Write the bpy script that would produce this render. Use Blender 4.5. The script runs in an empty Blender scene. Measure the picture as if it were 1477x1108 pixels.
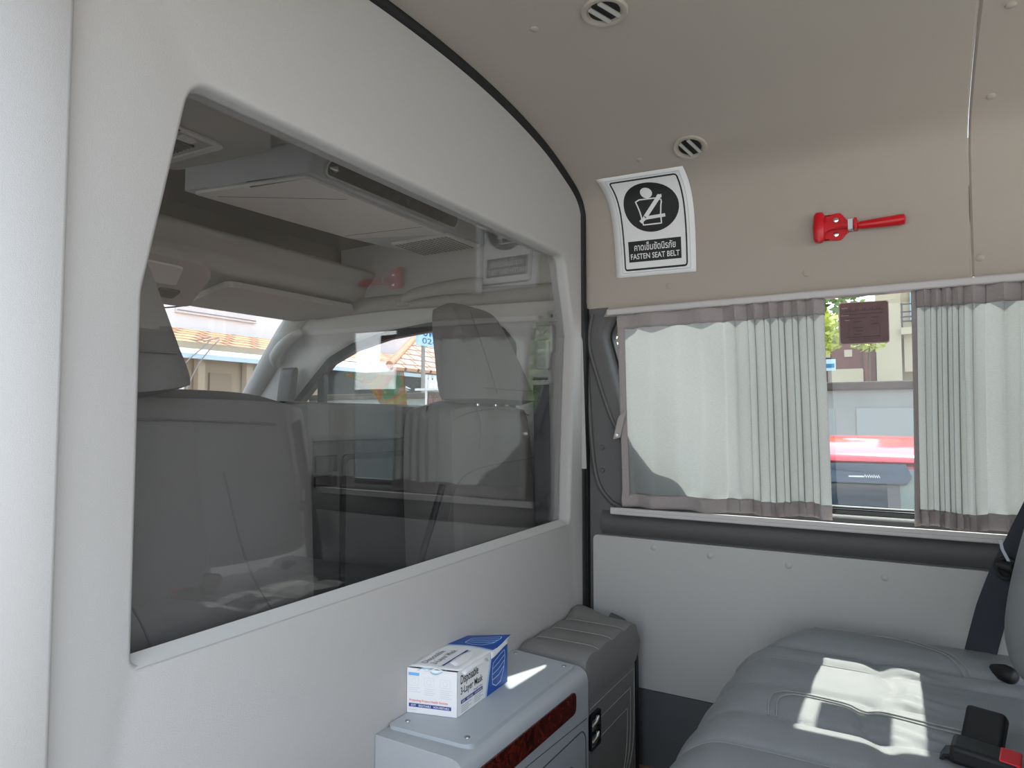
import bpy, bmesh, math, random
from mathutils import Vector, Matrix
from mathutils.geometry import tessellate_polygon
PI = math.pi
S = bpy.context.scene
COL = S.collection

# ------------------------------------------------------------------ camera, light, exposure
cam = bpy.data.objects.new('camera', bpy.data.cameras.new('camera'))
COL.objects.link(cam)
cam.location = (0, 0, .876)
cam.rotation_euler = (math.radians(92.95), 0, math.radians(30.6))
cam.data.sensor_width = 36
cam.data.lens = 23.64
cam.data.clip_start = .02
S.camera = cam

W = bpy.data.worlds.new('sky'); S.world = W
W.use_nodes = True
nt = W.node_tree
bg = nt.nodes['Background']
geo = nt.nodes.new('ShaderNodeNewGeometry')
sep = nt.nodes.new('ShaderNodeSeparateXYZ')
rmp = nt.nodes.new('ShaderNodeValToRGB')
nt.links.new(geo.outputs['Incoming'], sep.inputs[0])
mul = nt.nodes.new('ShaderNodeMath'); mul.operation = 'MULTIPLY'; mul.inputs[1].default_value = -1
nt.links.new(sep.outputs[2], mul.inputs[0])
nt.links.new(mul.outputs[0], rmp.inputs[0])
rmp.color_ramp.elements[0].position = 0; rmp.color_ramp.elements[0].color = (.95, .97, 1, 1)
rmp.color_ramp.elements[1].position = .7; rmp.color_ramp.elements[1].color = (.62, .78, 1, 1)
nt.links.new(rmp.outputs[0], bg.inputs[0])
# the sky is a little brighter towards the sun (+Y) and the rear than over the door side
dot = nt.nodes.new('ShaderNodeVectorMath'); dot.operation = 'DOT_PRODUCT'; dot.inputs[1].default_value = (-.95, -.75, 0)
nt.links.new(geo.outputs['Incoming'], dot.inputs[0])
mad = nt.nodes.new('ShaderNodeMath'); mad.operation = 'ADD'; mad.inputs[1].default_value = 2.5
nt.links.new(dot.outputs['Value'], mad.inputs[0])
nt.links.new(mad.outputs[0], bg.inputs[1])

sun = bpy.data.objects.new('sun', bpy.data.lights.new('sun', 'SUN'))
COL.objects.link(sun)
sun.data.energy = 8.2
sun.data.angle = math.radians(.55)
sun.data.color = (1, .97, .9)
sun.rotation_euler = (math.radians(-(90 - 51.2)), 0, 0)      # high in the +Y sky, shining back through the side window
sun.location = (0, 6, 8)

S.view_settings.view_transform = 'Standard'
S.view_settings.look = 'None'
S.view_settings.exposure = .24
S.view_settings.gamma = 1.0
S.view_settings.use_curve_mapping = False
S.cycles.max_bounces = 14
S.cycles.diffuse_bounces = 6
S.cycles.transparent_max_bounces = 24
S.cycles.sample_clamp_indirect = 8

# ------------------------------------------------------------------ materials
def lin(c):
    return tuple(((v / 255) / 12.92 if v / 255 <= .04045 else ((v / 255 + .055) / 1.055) ** 2.4) for v in c) + (1,)

def mat(name, col, rough=.5, metal=0, bump=None, spec=.5, mottled=0, mscale=6):
    """col: reflectance 0-255 sRGB. bump = (noise scale, strength)."""
    m = bpy.data.materials.new(name); m.use_nodes = True
    n = m.node_tree; b = n.nodes['Principled BSDF']
    b.inputs['Base Color'].default_value = lin(col)
    b.inputs['Roughness'].default_value = rough
    b.inputs['Metallic'].default_value = metal
    b.inputs['Specular IOR Level'].default_value = spec
    tc = n.nodes.new('ShaderNodeTexCoord')
    if mottled:
        nz = n.nodes.new('ShaderNodeTexNoise'); nz.inputs['Scale'].default_value = mscale; nz.inputs['Detail'].default_value = 6
        n.links.new(tc.outputs['Object'], nz.inputs['Vector'])
        rp = n.nodes.new('ShaderNodeValToRGB')
        c = lin(col)
        rp.color_ramp.elements[0].color = tuple(v * (1 - mottled) for v in c[:3]) + (1,)
        rp.color_ramp.elements[1].color = tuple(min(1, v * (1 + mottled)) for v in c[:3]) + (1,)
        rp.color_ramp.elements[0].position = .3; rp.color_ramp.elements[1].position = .7
        n.links.new(nz.outputs[0], rp.inputs[0]); n.links.new(rp.outputs[0], b.inputs['Base Color'])
    if bump:
        nz = n.nodes.new('ShaderNodeTexNoise'); nz.inputs['Scale'].default_value = bump[0]; nz.inputs['Detail'].default_value = 3
        n.links.new(tc.outputs['Object'], nz.inputs['Vector'])
        bp = n.nodes.new('ShaderNodeBump'); bp.inputs['Strength'].default_value = bump[1]; bp.inputs['Distance'].default_value = .002
        n.links.new(nz.outputs[0], bp.inputs['Height']); n.links.new(bp.outputs[0], b.inputs['Normal'])
    return m

def glass(name, tint=(1, 1, 1), rough=0.0, ior=1.5):
    """thin clear pane: Fresnel mirror over a straight-through tint"""
    m = bpy.data.materials.new(name); m.use_nodes = True
    n = m.node_tree; n.nodes.clear()
    out = n.nodes.new('ShaderNodeOutputMaterial'); mix = n.nodes.new('ShaderNodeMixShader')
    tr = n.nodes.new('ShaderNodeBsdfTransparent'); gl = n.nodes.new('ShaderNodeBsdfGlossy')
    tr.inputs[0].default_value = tint + (1,); gl.inputs['Roughness'].default_value = rough
    gl.inputs['Color'].default_value = (1, 1, 1, 1)
    fr = n.nodes.new('ShaderNodeFresnel'); g = n.nodes.new('ShaderNodeNewGeometry')
    mr = n.nodes.new('ShaderNodeMapRange')
    mr.inputs['To Min'].default_value = ior; mr.inputs['To Max'].default_value = 1 / ior
    n.links.new(g.outputs['Backfacing'], mr.inputs[0]); n.links.new(mr.outputs[0], fr.inputs['IOR'])
    n.links.new(fr.outputs[0], mix.inputs[0]); n.links.new(tr.outputs[0], mix.inputs[1]); n.links.new(gl.outputs[0], mix.inputs[2])
    n.links.new(mix.outputs[0], out.inputs[0])
    return m

def cloth(name, col, trans):
    m = bpy.data.materials.new(name); m.use_nodes = True
    n = m.node_tree; n.nodes.clear()
    out = n.nodes.new('ShaderNodeOutputMaterial'); mix = n.nodes.new('ShaderNodeMixShader')
    d = n.nodes.new('ShaderNodeBsdfDiffuse'); t = n.nodes.new('ShaderNodeBsdfTranslucent')
    tc = n.nodes.new('ShaderNodeTexCoord'); mp = n.nodes.new('ShaderNodeMapping'); nz = n.nodes.new('ShaderNodeTexNoise')
    mp.inputs['Scale'].default_value = (160, 160, 900); nz.inputs['Scale'].default_value = 1; nz.inputs['Detail'].default_value = 2
    n.links.new(tc.outputs['Object'], mp.inputs[0]); n.links.new(mp.outputs[0], nz.inputs['Vector'])
    rp = n.nodes.new('ShaderNodeValToRGB'); c = lin(col)
    rp.color_ramp.elements[0].color = tuple(v * .93 for v in c[:3]) + (1,); rp.color_ramp.elements[1].color = tuple(v * 1.05 for v in c[:3]) + (1,)
    rp.color_ramp.elements[0].position = .3; rp.color_ramp.elements[1].position = .7
    n.links.new(nz.outputs[0], rp.inputs[0])
    n.links.new(rp.outputs[0], d.inputs[0]); n.links.new(rp.outputs[0], t.inputs[0])
    mix.inputs[0].default_value = trans
    n.links.new(d.outputs[0], mix.inputs[1]); n.links.new(t.outputs[0], mix.inputs[2]); n.links.new(mix.outputs[0], out.inputs[0])
    return m

def tiles(name, a, b, scale):
    m = mat(name, a, .75)
    n = m.node_tree; bs = n.nodes['Principled BSDF']; tc = n.nodes['Texture Coordinate']
    br = n.nodes.new('ShaderNodeTexBrick'); br.inputs['Scale'].default_value = scale
    br.inputs['Color1'].default_value = lin(a); br.inputs['Color2'].default_value = lin(b); br.inputs['Mortar'].default_value = lin((90, 50, 36))
    br.inputs['Mortar Size'].default_value = .05; br.inputs['Brick Width'].default_value = .6; br.inputs['Row Height'].default_value = .4
    n.links.new(tc.outputs['UV'], br.inputs['Vector']); n.links.new(br.outputs[0], bs.inputs['Base Color'])
    return m

M = {}
M['vinyl'] = mat('pale grey vinyl', (178, 175, 172), .55, bump=(900, .25))
M['liner'] = mat('beige headliner', (174, 165, 154), .8, bump=(1400, .3))
M['liner_grey'] = mat('grey cabin headliner', (168, 165, 160), .85, bump=(1400, .2))
M['dark'] = mat('charcoal moulded plastic', (84, 83, 82), .5, bump=(1200, .3))
M['black'] = mat('black rubber', (22, 22, 23), .6)
M['blackgloss'] = mat('gloss black plastic', (14, 14, 16), .18)
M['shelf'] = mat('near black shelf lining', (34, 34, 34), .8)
M['skirt'] = mat('grey skirting plastic', (86, 88, 90), .5, bump=(1200, .2))
M['panel'] = mat('light grey vinyl panel', (182, 181, 178), .38, bump=(700, .15))
M['white'] = mat('white plastic', (226, 226, 224), .4)
M['rail'] = mat('pale grey rail', (196, 192, 190), .4)
M['offwhite'] = mat('off white plastic', (205, 203, 199), .45)
M['leather'] = mat('grey leather', (140, 143, 144), .31, bump=(1100, .5))
M['leather2'] = mat('warm grey leather', (128, 126, 123), .42, bump=(900, .5))
M['cabseat'] = mat('taupe grey seat vinyl', (120, 117, 114), .5, bump=(900, .3))
M['thread'] = mat('pale thread', (156, 156, 152), .7)
M['seatseam'] = mat('taupe seam', (112, 109, 107), .7)
M['thread2'] = mat('seam groove', (72, 73, 74), .7)
M['console'] = mat('light blue grey plastic', (172, 175, 178), .42, bump=(1500, .12))
M['plate'] = mat('pale grey plate', (180, 186, 190), .45)
M['chrome'] = mat('chrome', (225, 225, 225), .12, 1)
M['steel'] = mat('brushed steel', (170, 170, 168), .3, 1)
M['red'] = mat('red plastic', (205, 14, 30), .3)
M['redbtn'] = mat('red button', (225, 22, 36), .4)
M['belt'] = mat('dark webbing', (56, 60, 68), .7, bump=(2500, .6))
M['beltgrey'] = mat('grey webbing', (104, 104, 106), .7, bump=(2500, .6))
M['paper'] = mat('white paper', (236, 236, 236), .6)
M['ink'] = mat('black ink', (34, 34, 36), .6)
M['greyink'] = mat('grey ink', (140, 140, 146), .6)
M['palegrey'] = mat('pale grey ink', (205, 208, 216), .6)
M['blueink'] = mat('blue ink', (22, 74, 160), .5)
M['navy'] = mat('navy ink', (40, 66, 140), .5)
M['skyink'] = mat('sky blue ink', (120, 180, 230), .5)
M['paleblue'] = mat('pale blue line', (176, 212, 240), .5)
M['redink'] = mat('red ink', (232, 110, 104), .5)
M['purple'] = mat('purple ink', (120, 84, 160), .5)
M['mask'] = mat('pale blue mask cloth', (170, 208, 226), .85)
M['glass'] = glass('clear pane', (.93, .95, .94))
M['pane'] = glass('partition pane', (.91, .91, .91), ior=1.65)
M['curtain'] = cloth('grey curtain cloth', (168, 171, 168), .41)
M['hem'] = cloth('doubled curtain hem', (168, 160, 158), .10)
M['strap'] = mat('grey fabric tape', (170, 163, 160), .85)
M['carpet'] = mat('beige carpet', (150, 142, 130), .95, bump=(260, 1.0), mottled=.35, mscale=160)
M['tanwood'] = mat('tan wood strip', (150, 118, 84), .6, mottled=.2, mscale=30)
M['sticker'] = mat('maroon sticker back', (92, 62, 64), .45, mottled=.25, mscale=22)
M['stickink'] = mat('faded sticker print', (54, 34, 38), .5)
M['stickpale'] = mat('pale sticker print', (170, 150, 146), .5)
M['orange'] = mat('amber lens', (250, 120, 50), .3)
# burr walnut
M['walnut'] = mat('burr walnut trim', (80, 26, 18), .22)
_n = M['walnut'].node_tree
_w = _n.nodes.new('ShaderNodeTexNoise'); _w.inputs['Scale'].default_value = 45; _w.inputs['Detail'].default_value = 6; _w.inputs['Distortion'].default_value = 2
_r = _n.nodes.new('ShaderNodeValToRGB'); _r.color_ramp.elements[0].color = lin((36, 12, 11)); _r.color_ramp.elements[1].color = lin((104, 30, 20))
_r.color_ramp.elements[0].position = .35; _r.color_ramp.elements[1].position = .65
_n.links.new(_n.nodes['Texture Coordinate'].outputs['Object'], _w.inputs['Vector']); _n.links.new(_w.outputs[0], _r.inputs[0]); _n.links.new(_r.outputs[0], _n.nodes['Principled BSDF'].inputs['Base Color'])
# outdoors
M['ground'] = mat('pale concrete yard', (168, 164, 156), .9, mottled=.12, mscale=2)
M['wallout'] = mat('weathered grey render', (142, 151, 147), .9, mottled=.2, mscale=1.6)
M['wallpanel'] = mat('blue grey render panel', (152, 164, 161), .9, mottled=.08, mscale=1)
M['coping'] = mat('mossy dark coping', (74, 66, 58), .95, mottled=.45, mscale=9)
M['carred'] = mat('red car paint', (196, 52, 64), .12, spec=.8)
M['carglass'] = mat('dark car glass', (20, 44, 62), .06, spec=.8)
M['carglass2'] = mat('pale tinted car glass', (120, 136, 130), .1, spec=.8)
M['visor'] = mat('smoked wind deflector', (36, 58, 82), .15, spec=.8)
M['brick'] = mat('maroon brick', (112, 66, 60), .9, mottled=.15, mscale=5)
M['cream'] = mat('cream render', (188, 176, 152), .9, mottled=.05, mscale=2)
M['tan'] = mat('tan render', (176, 156, 134), .9, mottled=.08, mscale=2)
M['tanglass'] = mat('dull shop glass', (150, 132, 112), .35)
M['shade'] = mat('painted awning shade', (46, 52, 60), .8, mottled=.5, mscale=3)  # shade under the awning put into the dark wall colour
M['whitewall'] = mat('white render', (245, 238, 236), .9)
M['shutter'] = mat('grey white shutter', (228, 222, 222), .8)
M['awning'] = mat('pale blue metal awning', (205, 222, 232), .5)
M['roof'] = tiles('orange roof tiles', (226, 164, 124), (206, 138, 98), 1.5)
M['roof2'] = tiles('orange clay tiles', (222, 158, 124), (236, 182, 148), 1.6)
M['hiptile'] = mat('terracotta hip tile', (196, 136, 104), .8)
M['signboard'] = mat('pale blue signboard', (196, 228, 244), .6)
M['signblue'] = mat('sign blue lettering', (36, 120, 170), .6)
M['railing'] = mat('dark railing', (60, 56, 58), .6)
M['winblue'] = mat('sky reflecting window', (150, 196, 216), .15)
M['leaf'] = mat('leaf green', (96, 130, 52), .7, mottled=.4, mscale=3)
M['leaf2'] = mat('yellow green leaf', (176, 186, 70), .7, mottled=.35, mscale=3)
M['bark'] = mat('bark', (92, 76, 60), .9)
M['conduit'] = mat('grey pole', (150, 142, 138), .6)
# rainbow reflection painted as a noise colour, for an added sheet
_m = bpy.data.materials.new('painted rainbow glare'); _m.use_nodes = True; _n = _m.node_tree; _n.nodes.clear()
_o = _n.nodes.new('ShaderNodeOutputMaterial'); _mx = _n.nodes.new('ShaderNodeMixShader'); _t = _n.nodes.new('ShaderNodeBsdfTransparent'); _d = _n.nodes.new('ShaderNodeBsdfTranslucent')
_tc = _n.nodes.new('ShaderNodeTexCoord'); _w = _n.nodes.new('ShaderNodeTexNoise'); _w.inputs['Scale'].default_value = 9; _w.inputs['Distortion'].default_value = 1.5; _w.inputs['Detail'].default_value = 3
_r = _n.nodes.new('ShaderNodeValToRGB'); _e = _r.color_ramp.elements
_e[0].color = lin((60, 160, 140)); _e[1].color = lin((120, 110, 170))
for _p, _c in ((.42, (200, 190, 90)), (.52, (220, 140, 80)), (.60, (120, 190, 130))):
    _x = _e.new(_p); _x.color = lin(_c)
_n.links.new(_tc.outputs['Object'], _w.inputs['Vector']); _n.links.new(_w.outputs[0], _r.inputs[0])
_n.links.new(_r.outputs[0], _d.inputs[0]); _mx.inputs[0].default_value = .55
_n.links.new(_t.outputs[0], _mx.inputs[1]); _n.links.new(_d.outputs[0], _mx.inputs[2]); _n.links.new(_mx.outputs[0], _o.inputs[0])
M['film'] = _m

# ------------------------------------------------------------------ mesh helpers
def link(name, bm, m, parent=None, smooth=True, angle=40, bevel=None):
    me = bpy.data.meshes.new(name)
    bmesh.ops.recalc_face_normals(bm, faces=bm.faces[:])
    bm.to_mesh(me); bm.free()
    o = bpy.data.objects.new(name, me); COL.objects.link(o)
    me.materials.append(M[m] if isinstance(m, str) else m)
    if smooth:
        for p in me.polygons: p.use_smooth = True
        me.set_sharp_from_angle(angle=math.radians(angle))
    if bevel:
        b = o.modifiers.new('bevel', 'BEVEL'); b.width = bevel; b.segments = 3; b.limit_method = 'ANGLE'; b.angle_limit = math.radians(40)
        b.harden_normals = False
    if parent is not None:
        o.parent = parent
        if parent.type == 'EMPTY':
            o.matrix_parent_inverse = Matrix.Translation(-Vector(parent.location))
    return o

def thing(name, label, cat, loc=(0, 0, 0), group=None):
    o = bpy.data.objects.new(name, None); COL.objects.link(o)
    o.empty_display_size = .05; o.location = loc
    o['label'] = label; o['category'] = cat
    if group: o['group'] = group
    return o

def tag(o, label, cat, group=None):
    o['label'] = label; o['category'] = cat
    if group: o['group'] = group
    return o

def struct(o, label, cat):
    o['kind'] = 'structure'; o['label'] = label; o['category'] = cat
    return o

def NB(): return bmesh.new()

def box(bm, x0, x1, y0, y1, z0, z1, mtx=None):
    vs = [bm.verts.new((x, y, z)) for x in (x0, x1) for y in (y0, y1) for z in (z0, z1)]
    if mtx is not None:
        for v in vs: v.co = mtx @ v.co
    for f in ((0, 1, 3, 2), (4, 6, 7, 5), (0, 4, 5, 1), (2, 3, 7, 6), (0, 2, 6, 4), (1, 5, 7, 3)):
        bm.faces.new([vs[i] for i in f])
    return bm

def bx(*a, **k): return box(NB(), *a, **k)

def tube(bm, pts, r, seg=10, cap=True, flat=None):
    """round tube along points; r a number or list"""
    pts = [Vector(p) for p in pts]; n = len(pts)
    rr = r if isinstance(r, (list, tuple)) else [r] * n
    rings = []; nrm = None
    for i, p in enumerate(pts):
        t = (pts[min(i + 1, n - 1)] - pts[max(i - 1, 0)]).normalized()
        if nrm is None:
            nrm = t.orthogonal().normalized()
        nrm = (nrm - t * nrm.dot(t)).normalized()
        b = t.cross(nrm)
        rings.append([bm.verts.new(p + (nrm * math.cos(a) + b * math.sin(a)) * rr[i]) for a in [2 * PI * k / seg for k in range(seg)]])
    for i in range(n - 1):
        for k in range(seg):
            bm.faces.new([rings[i][k], rings[i][(k + 1) % seg], rings[i + 1][(k + 1) % seg], rings[i + 1][k]])
    if cap:
        bm.faces.new(rings[0][::-1]); bm.faces.new(rings[-1])
    return bm

def tb(*a, **k): return tube(NB(), *a, **k)

def ribbon(bm, pts, side, w, th=.002):
    """flat strap: pts centre line, side unit vectors (one or list), width (one or list)"""
    pts = [Vector(p) for p in pts]; n = len(pts)
    sd = [Vector(s).normalized() for s in side] if isinstance(side[0], (tuple, list, Vector)) else [Vector(side).normalized()] * n
    ww = w if isinstance(w, (list, tuple)) else [w] * n
    rows = []
    for i, p in enumerate(pts):
        t = (pts[min(i + 1, n - 1)] - pts[max(i - 1, 0)]).normalized()
        nn = t.cross(sd[i]).normalized() * th / 2
        s = sd[i] * ww[i] / 2
        rows.append([bm.verts.new(q) for q in (p - s - nn, p + s - nn, p + s + nn, p - s + nn)])
    for i in range(n - 1):
        for k in range(4):
            bm.faces.new([rows[i][k], rows[i][(k + 1) % 4], rows[i + 1][(k + 1) % 4], rows[i + 1][k]])
    bm.faces.new(rows[0][::-1]); bm.faces.new(rows[-1])
    return bm

def rpoly(pts, r, seg=6):
    """round the corners of a 2D polygon; r one or list"""
    n = len(pts); out = []
    rr = r if isinstance(r, (list, tuple)) else [r] * n
    for i in range(n):
        p = Vector(pts[i]); a = Vector(pts[i - 1]) - p; b = Vector(pts[(i + 1) % n]) - p
        la, lb = a.length, b.length
        if rr[i] <= 1e-6: out.append(p.copy()); continue
        a.normalize(); b.normalize()
        ang = math.acos(max(-1, min(1, a.dot(b))))
        d = min(rr[i] / math.tan(ang / 2), la * .49, lb * .49)
        p0 = p + a * d; p1 = p + b * d
        for k in range(seg + 1):
            t = k / seg
            out.append(p0 * (1 - t) ** 2 + p * 2 * t * (1 - t) + p1 * t * t)
    return out

def rrect(x0, y0, x1, y1, r, seg=6): return rpoly([(x0, y0), (x1, y0), (x1, y1), (x0, y1)], r, seg)

def offs(poly, d):
    """shift a closed 2D polygon outwards by d"""
    n = len(poly); area = sum(poly[i].x * poly[(i + 1) % n].y - poly[(i + 1) % n].x * poly[i].y for i in range(n))
    sg = 1 if area > 0 else -1
    out = []
    for i in range(n):
        e0 = (poly[i] - poly[i - 1]); e1 = (poly[(i + 1) % n] - poly[i])
        if e0.length < 1e-9: e0 = e1
        if e1.length < 1e-9: e1 = e0
        e0 = e0.normalized(); e1 = e1.normalized()
        n0 = Vector((e0.y, -e0.x)) * sg; n1 = Vector((e1.y, -e1.x)) * sg
        m = (n0 + n1)
        if m.length < 1e-6: m = n0
        m.normalize()
        out.append(poly[i] + m * d / max(.4, m.dot(n0)))
    return out

def plate(bm, outer, holes, f, d0, d1, edge=None):
    """2D polygon (with holes) as a slab; f(a,b,d) -> Vector. edge: hole lip profile [(grow, depth)...] from the d0 face"""
    outer = [Vector(p) for p in outer]; holes = [[Vector(p) for p in h] for h in holes]
    def face(loops, d, flip):
        flat = [p for l in loops for p in l]
        tri = tessellate_polygon([[Vector((p.x, p.y, 0)) for p in l] for l in loops])
        vs = [bm.verts.new(f(p.x, p.y, d)) for p in flat]
        for t in tri:
            try: bm.faces.new([vs[i] for i in (t if not flip else t[::-1])])
            except ValueError: pass
        res = []; k = 0
        for l in loops:
            res.append(vs[k:k + len(l)]); k += len(l)
        return res
    def wall(l0, l1):
        n = len(l0)
        for i in range(n):
            try: bm.faces.new([l0[i], l0[(i + 1) % n], l1[(i + 1) % n], l1[i]])
            except ValueError: pass
    fh = [offs(h, edge[0][0]) for h in holes] if edge else holes
    A = face([outer] + fh, d0, False); B = face([outer] + holes, d1, True)
    wall(A[0], B[0])
    for i, h in enumerate(holes):
        prev = A[1 + i]
        if edge:
            for g, dd in edge[1:]:
                cur = [bm.verts.new(f(p.x, p.y, d0 + dd)) for p in offs(h, g)]
                wall(prev, cur); prev = cur
        wall(prev, B[1 + i])
    bmesh.ops.remove_doubles(bm, verts=bm.verts[:], dist=1e-6)
    return bm

def YZ(a, b, d): return Vector((d, a, b))      # plane across the van
def XZ(a, b, d): return Vector((a, d, b))      # plane along the van
def XY(a, b, d): return Vector((a, b, d))

def surf(bm, fn, nu, nv, closed_u=False):
    g = [[bm.verts.new(fn(i / (nu if closed_u else nu - 1), j / (nv - 1))) for j in range(nv)] for i in range(nu)]
    for i in range(nu if closed_u else nu - 1):
        for j in range(nv - 1):
            bm.faces.new([g[i][j], g[(i + 1) % nu][j], g[(i + 1) % nu][j + 1], g[i][j + 1]])
    return g

def surf_mesh(fn, nu, nv):
    b = NB(); surf(b, fn, nu, nv); return b

def rounded_slab(fn, n=28, m=28, p=4.0):
    """closed pillow: fn(u,v,w) maps unit square (-1..1) and side w (-1 back .. 1 front); superellipse edge"""
    bm = NB()
    def half(w):
        def f(a, b):
            u, v = a * 2 - 1, b * 2 - 1
            k = max(0, 1 - abs(u) ** p) ** (1 / p) * max(0, 1 - abs(v) ** p) ** (1 / p)
            return fn(u, v, w * k)
        return f
    surf(bm, half(1), n, m); surf(bm, half(-1), n, m)
    bmesh.ops.remove_doubles(bm, verts=bm.verts[:], dist=1e-5)
    return bm

def lathe(bm, prof, mtx, seg=24):
    """prof [(r, h)]; axis = local Z of mtx"""
    rings = []
    for r, h in prof:
        if r < 1e-6: rings.append([bm.verts.new(mtx @ Vector((0, 0, h)))])
        else: rings.append([bm.verts.new(mtx @ Vector((r * math.cos(2 * PI * k / seg), r * math.sin(2 * PI * k / seg), h))) for k in range(seg)])
    for a, b in zip(rings, rings[1:]):
        for k in range(seg):
            q = [a[k % len(a)], a[(k + 1) % len(a)], b[(k + 1) % len(b)], b[k % len(b)]]
            q2 = []
            for v in q:
                if v not in q2: q2.append(v)
            if len(q2) > 2: bm.faces.new(q2)
    return bm

def frame(o, x, y):
    """matrix with origin o, local x and y axes"""
    x = Vector(x).normalized(); z = x.cross(Vector(y)).normalized(); y = z.cross(x)
    m = Matrix((x, y, z)).transposed().to_4x4(); m.translation = Vector(o)
    return m

def text_to(bm, body, x0, y0, x1, y1, f, shear=0.0, sub=0):
    cu = bpy.data.curves.new('t', 'FONT'); cu.body = body; cu.size = 1; cu.shear = shear; cu.resolution_u = 3; cu.offset = .012
    o = bpy.data.objects.new('t', cu); COL.objects.link(o)
    dg = bpy.context.evaluated_depsgraph_get(); dg.update()
    me = bpy.data.meshes.new_from_object(o.evaluated_get(dg))
    xs = [v.co.x for v in me.vertices]; ys = [v.co.y for v in me.vertices]
    if xs:
        ax, bx_, ay, by = min(xs), max(xs), min(ys), max(ys)
        vs = [bm.verts.new(f(x0 + (v.co.x - ax) / (bx_ - ax) * (x1 - x0), y0 + (v.co.y - ay) / (by - ay) * (y1 - y0))) for v in me.vertices]
        for p in me.polygons:
            try: bm.faces.new([vs[i] for i in p.vertices])
            except ValueError: pass
    bpy.data.objects.remove(o); bpy.data.meshes.remove(me); bpy.data.curves.remove(cu)
    return bm

def patch(bm, poly, f, n=0):
    """flat printed patch from a 2D polygon mapped by f(a,b)"""
    tri = tessellate_polygon([[Vector((p[0], p[1], 0)) for p in poly]])
    vs = [bm.verts.new(f(p[0], p[1])) for p in poly]
    for t in tri:
        try: bm.faces.new([vs[i] for i in t])
        except ValueError: pass
    return bm

def stroke(bm, pts, w, f, closed=False):
    """flat printed line"""
    pts = [Vector(p) for p in pts]; n = len(pts); L = []; R = []
    for i in range(n):
        a = pts[(i - 1) % n] if closed or i > 0 else pts[i]; b = pts[(i + 1) % n] if closed or i < n - 1 else pts[i]
        t = (b - a); t = t.normalized() if t.length > 1e-9 else Vector((1, 0)); m = Vector((-t.y, t.x)) * w / 2
        p = pts[i] + m; q = pts[i] - m
        L.append(bm.verts.new(f(p.x, p.y))); R.append(bm.verts.new(f(q.x, q.y)))
    for i in range(n if closed else n - 1):
        j = (i + 1) % n
        bm.faces.new([L[i], L[j], R[j], R[i]])
    return bm

def circ(cx, cy, rx, ry, n=40): return [Vector((cx + rx * math.cos(2 * PI * k / n), cy + ry * math.sin(2 * PI * k / n))) for k in range(n)]

def catmull(P, n=8):
    P = [Vector(p) for p in P]; out = []
    for i in range(len(P) - 1):
        p0, p1, p2, p3 = P[max(i - 1, 0)], P[i], P[i + 1], P[min(i + 2, len(P) - 1)]
        for k in range(n):
            t = k / n
            out.append(.5 * (2 * p1 + (p2 - p0) * t + (2 * p0 - 5 * p1 + 4 * p2 - p3) * t * t + (3 * p1 - p0 - 3 * p2 + p3) * t ** 3))
    out.append(P[-1].copy()); return out

def sm(a, b, x):
    t = max(0, min(1, (x - a) / (b - a))); return t * t * (3 - 2 * t)

# ------------------------------------------------------------------ the van shell
# headliner profile (y, z) from the window rail up the side and across the roof
PROF = catmull([(1.65, 1.146), (1.65, 1.17), (1.649, 1.22), (1.647, 1.30), (1.643, 1.38), (1.633, 1.43), (1.605, 1.468), (1.54, 1.500),
                (1.40, 1.543), (1.2, 1.573), (.97, 1.583), (.7, 1.572), (.3, 1.535), (.12, 1.49)], 12)
ARC = [0]
for _a, _b in zip(PROF, PROF[1:]): ARC.append(ARC[-1] + (_b - _a).length)

def liner(x, a, lift=0):
    a = max(0, a - .046)
    """point on the headliner: x along the van, a = distance up the lining from its lower edge"""
    i = 0
    while i < len(ARC) - 2 and ARC[i + 1] < a: i += 1
    t = (a - ARC[i]) / (ARC[i + 1] - ARC[i])
    p = PROF[i].lerp(PROF[i + 1], t); d = (PROF[i + 1] - PROF[i]).normalized()
    return Vector((x, p.x - d.y * lift, p.y + d.x * lift))

def liner_frame(x, a, lift=0):
    o = liner(x, a, lift); up = (liner(x, a + .002) - liner(x, a - .002)).normalized()
    return frame(o, (1, 0, 0), up)          # z axis = x cross up, facing into the cabin

def sheet(x0, x1, a0=.0, a1=None, th=.012, edge=.004):
    bm = NB(); a1 = a1 or ARC[-1]
    loop_in = [(p.x, p.y) for p, a in zip(PROF, ARC)]
    n = len(PROF); rows = []
    xs = [x0, x0 + edge, x1 - edge, x1]; lf = [-edge, 0, 0, -edge]
    for x, l in zip(xs, lf):
        rows.append([bm.verts.new(liner(x, a + .046, l)) for a in ARC])
    back = [[bm.verts.new(liner(x, a + .046, -th)) for a in ARC] for x in (x0, x1)]
    full = [back[0]] + rows + [back[1]]
    for r0, r1 in zip(full, full[1:]):
        for j in range(n - 1): bm.faces.new([r0[j], r0[j + 1], r1[j + 1], r1[j]])
    for j in range(n - 1): bm.faces.new([back[0][j], back[0][j + 1], back[1][j + 1], back[1][j]])
    for j in (0, n - 1): bm.faces.new([r[j] for r in full])
    return bm

ceil = struct(link('ceiling', sheet(-.80, .116), 'liner'), 'beige headliner over the rear cabin, curving down to the side window', 'ceiling')
ceil2 = struct(link('ceiling', sheet(.117, 1.75), 'liner'), 'beige headliner behind the vertical seam at right', 'ceiling')
for par, x, a in ((ceil, -.593, .17), (ceil, -.515, .111), (ceil, -.195, .108), (ceil, -.569, .96), (ceil, -.547, .46),
                  (ceil2, .131, .103), (ceil2, .150, .436), (ceil2, .160, .661)):
    b = lathe(NB(), [(.0085, -.001), (.0078, .0012), (.005, .0026), (0, .003)], liner_frame(x, a), 18)
    link('fastener', b, 'liner', par)

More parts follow.
